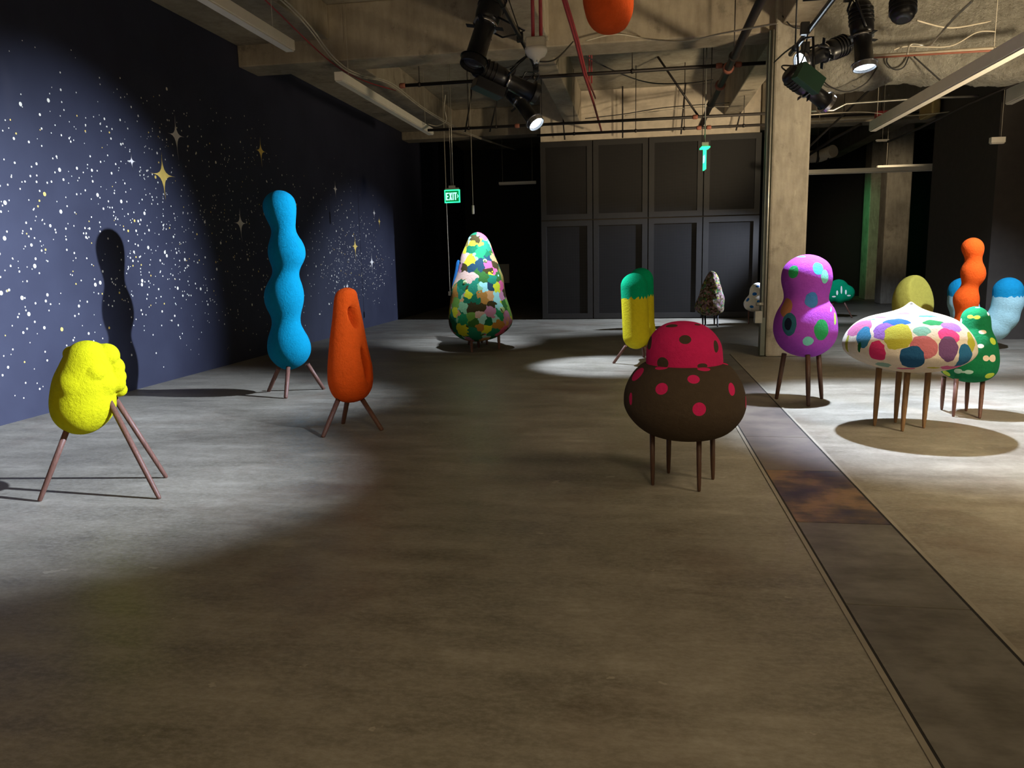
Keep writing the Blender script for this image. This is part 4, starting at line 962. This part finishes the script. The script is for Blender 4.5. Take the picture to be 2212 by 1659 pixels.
linear((-4.44, 5.2, LZ), (-4.44, 9.95, LZ), 0.13, 0.14, 'long white pendant light along the star wall, nearer one', ((0.1, 0), (0.9, 0)))
linear((-4.46, 11.65, LZ), (-4.46, 17.0, LZ), 0.13, 0.14, 'long white pendant light along the star wall, farther one', ((0.08, 0), (0.92, 0)))
ra = fl(1885, 283, 3.5); rb = fl(2212, 106, 3.5)
linear((ra[0], ra[1], 3.57), (rb[0], rb[1] - 2.0, 3.57), 0.12, 0.16, 'long grey sided pendant light slanting in from the right edge', ((0.03, 0), (0.62, 0)))
ca = atY(1700, 374, 18); cb_ = atY(2070, 362, 18)
linear((ca[0], 18.0, ca[2]), (cb_[0], 18.0, cb_[2]), 0.12, 0.10, 'level white pendant light crossing before the far columns', ((0.1, 0), (0.9, 0)))
ca = atY(1895, 361, 21); cb_ = atY(2097, 354, 21)
linear((ca[0], 21.0, ca[2]), (cb_[0], 21.0, cb_[2]), 0.10, 0.07, 'dim pendant light just behind the level white one', ((0.1, 0), (0.9, 0)))
ca = atY(1078, 397, 22); cb_ = atY(1158, 394, 22)
linear((ca[0], 22, ca[2]), (cb_[0], 22, cb_[2]), 0.10, 0.08, 'dim pendant light in the dark bay near the exit sign', ((0.1, 0), (0.9, 0)))
ca = atY(2121, 310, 14.0); cb_ = atY(2151, 309, 14.0)
linear((ca[0], 13.7, ca[2]), (cb_[0], 13.7, cb_[2]), 0.10, 0.10, 'short white box light hanging by the brown partition', ((0.75, 0),))
ca = atY(1892, 304, 17); cb_ = atY(1920, 303, 17)
linear((ca[0], 17, ca[2]), (cb_[0], 17, cb_[2]), 0.06, 0.04, 'tiny white strip light below the long right light', ((0.5, 0),))
ca = atY(2180, 210, 14.1); cb_ = atY(2260, 170, 13.2)
linear(ca, cb_, 0.12, 0.24, 'pendant light end at the right edge of the photo', ((0.3, 0),))

# ------------------------------------------------------------------ exit signs
GRN = emit('exit_green_glow', (0.02, 0.85, 0.26), 3.0); LET = emit('exit_letter_glow', (0.40, 1.0, 0.80), 1.6)
PNL = emit('exit_panel_green', (0.0, 0.20, 0.05), 1.0)
def letters(mb, o, ux, uz, nn, h):
    """EXIT with an arrow as raised block letters"""
    def q(pts):
        f = [np.array(o) + np.array(ux) * x + np.array(uz) * y for x, y in pts]; n = len(pts)
        bk = [p + np.array(nn) * 0.004 for p in f]
        mb.add(bk + f, [tuple(range(n))] + [(i, (i + 1) % n, n + (i + 1) % n, n + i) for i in range(n)])
    t = 0.055
    def rect(x0, y0, x1, y1): q([(x0 * h, y0 * h), (x1 * h, y0 * h), (x1 * h, y1 * h), (x0 * h, y1 * h)])
    s = 0.16
    rect(0, 0, s, 1); rect(s, 0, .40, s); rect(s, .42, .35, .58); rect(s, 1 - s, .40, 1)
    q([(.46 * h, 0), (.62 * h, 0), (.90 * h, h), (.74 * h, h)]); q([(.74 * h, 0), (.90 * h, 0), (.62 * h, h), (.46 * h, h)])
    rect(.97, 0, 1.12, 1)
    rect(1.18, 1 - s, 1.57, 1); rect(1.30, 0, 1.45, 1 - s)
    q([(1.64 * h, .22 * h), (1.82 * h, .5 * h), (1.64 * h, .78 * h), (1.64 * h, .62 * h), (1.71 * h, .5 * h), (1.64 * h, .38 * h)])
SY = 15.5
c = atY(977, 424, SY); root = thing('exit_sign', tuple(c), 'lit green EXIT sign hanging on thin rods before the dark bay', 'exit sign', 'hanging exit signs')
W_, H_ = 0.305, 0.235
yaw = math.radians(-6); ux = np.array([math.cos(yaw), math.sin(yaw), 0]); nn = np.array([math.sin(yaw), -math.cos(yaw), 0]); uz = np.array([0, 0, 1.0])
MB().obox(c, ux, nn, uz, W_ / 2, 0.012, H_ / 2).build('panel', PNL, root)
f = MB()
for sx, sz, hx, hz in ((0, 1, W_ / 2 + 0.008, 0.009), (0, -1, W_ / 2 + 0.008, 0.010), (1, 0, 0.007, H_ / 2), (-1, 0, 0.007, H_ / 2)):
    f.obox(c + ux * sx * W_ / 2 + uz * sz * H_ / 2, ux, nn, uz, hx, 0.018, hz)
f.build('glowing_edge', GRN, root)
lt = MB(); letters(lt, c - ux * 0.132 - uz * 0.076 + nn * 0.013, ux, uz, nn, 0.148); lt.build('lettering', LET, root)
MB().obox(c + uz * (H_ / 2 + 0.030), ux, nn, uz, W_ / 2 - 0.01, 0.022, 0.016).build('top_rail', M['galv'], root)
MB().obox(c + uz * (H_ / 2 + 0.065), ux, nn, uz, 0.06, 0.035, 0.025).build('canopy', M['fix_grey'], root)
for dx in (-0.015, 0.025):
    MB().cyl(c + ux * dx + uz * (H_ / 2 + 0.07), (c[0] + ux[0] * dx, c[1] + ux[1] * dx, SLAB), 0.008 if dx > 0 else 0.004, 8).build('hanging_rod', M['galv'], root, True)
c = atY(1522, 344, 15.0); root = thing('exit_sign', tuple(c), 'green exit sign seen edge on under the sprinkler main', 'exit sign', 'hanging exit signs')
uy = np.array([0.06, -1, 0]); uy /= np.linalg.norm(uy); ns = np.array([1, 0.06, 0])
MB().obox(c, uy, ns, uz, 0.15, 0.010, 0.19).build('panel', GRN, root)
lt = MB(); letters(lt, c - uy * 0.118 - uz * 0.06 - ns * 0.011, uy, uz, -ns, 0.13); lt.build('lettering', LET, root)
MB().obox(c + uz * 0.20, uy, ns, uz, 0.15, 0.075, 0.012).build('top_rail', GRN, root)
MB().obox(c + uz * 0.255, uy, ns, uz, 0.06, 0.06, 0.04).build('canopy', M['galv'], root)
MB().cyl(c + uz * 0.29, (c[0], c[1], SLAB), 0.012, 8).build('hanging_rod', M['galv'], root, True)
MB().cyl(c + uz * 0.29 - ns * 0.05, (c[0] - ns[0] * 0.05, c[1], SLAB), 0.006, 8).build('hanging_rod', M['pipe'], root, True)

# small things
p = atY(1022, 453, 16.3); root = thing('pendant_switch', tuple(p), 'small white pendant hanging on a cord right of the exit sign', 'pendant')
MB().rings([p + uz * 0.09, p + uz * 0.085, p - uz * 0.085, p - uz * 0.09], [0.02, 0.026, 0.026, 0.02], 14).build('body', M['plastic'], root, True)
tube('cord', [p + uz * 0.08, (p[0], p[1], SLAB)], 0.005, M['cable'], root, 6)
wp = atY(1088, 591, 25.0); root = put(MB().box((wp[0] - 0.21, 28.5, wp[2] * 0 + 0.55), (wp[0] + 0.21, 28.6, 1.25)).build('pale_panel', M['plastic'], None, False, 0.01), 'plain pale panel on the far black wall behind the camouflage pear', 'panel')
root.location = (atY(1088, 591, 28.5)[0] - wp[0], 0, atY(1088, 591, 28.5)[2] - 0.9)
# steel channel and conduit on the column
o = MB().box((1.845, 11.98, 0.02), (1.915, 12.10, BZ)).build('steel_channel', M['steel_green'], None, False, 0.006); put(o, 'grey green steel channel fixed up the left edge of the column', 'channel')
o = tube('column_conduit', [(1.895, 11.96, 0.6), (1.895, 11.96, BZ)], 0.014, M['galv']); put(o, 'thin conduit running up the steel channel of the column', 'conduit')
rt_ = thing('floor_bracket', (1.80, 11.9, 0.3), 'small grey metal latch box beside the foot of the column', 'bracket')
q = atY(1633, 690, 11.9)
MB().box((q[0] - 0.02, 11.86, 0.52), (1.85, 11.99, 0.70)).build('box', M['steel_plain'], rt_, False, 0.006)
MB().cyl((q[0] + 0.0, 11.94, 0.80), (1.87, 11.94, 0.80), 0.025, 12).build('bolt', M['steel_plain'], rt_, True)
# conduit drop and outlet beside the star wall corner
a = atY(965, 455, 17.5); b = atY(972, 630, 17.5)
rt_ = thing('outlet_box', tuple(b), 'small grey outlet box on a thin drop cord left of the camouflage pear', 'outlet')
tube('drop_cord', [(a[0], a[1], SLAB), a, b], 0.008, M['cable'], rt_, 6); MB().obox(b - uz * 0.04, (1, 0, 0), (0, 1, 0), (0, 0, 1), 0.035, 0.03, 0.05).build('box', M['galv'], rt_, False, 0.005)
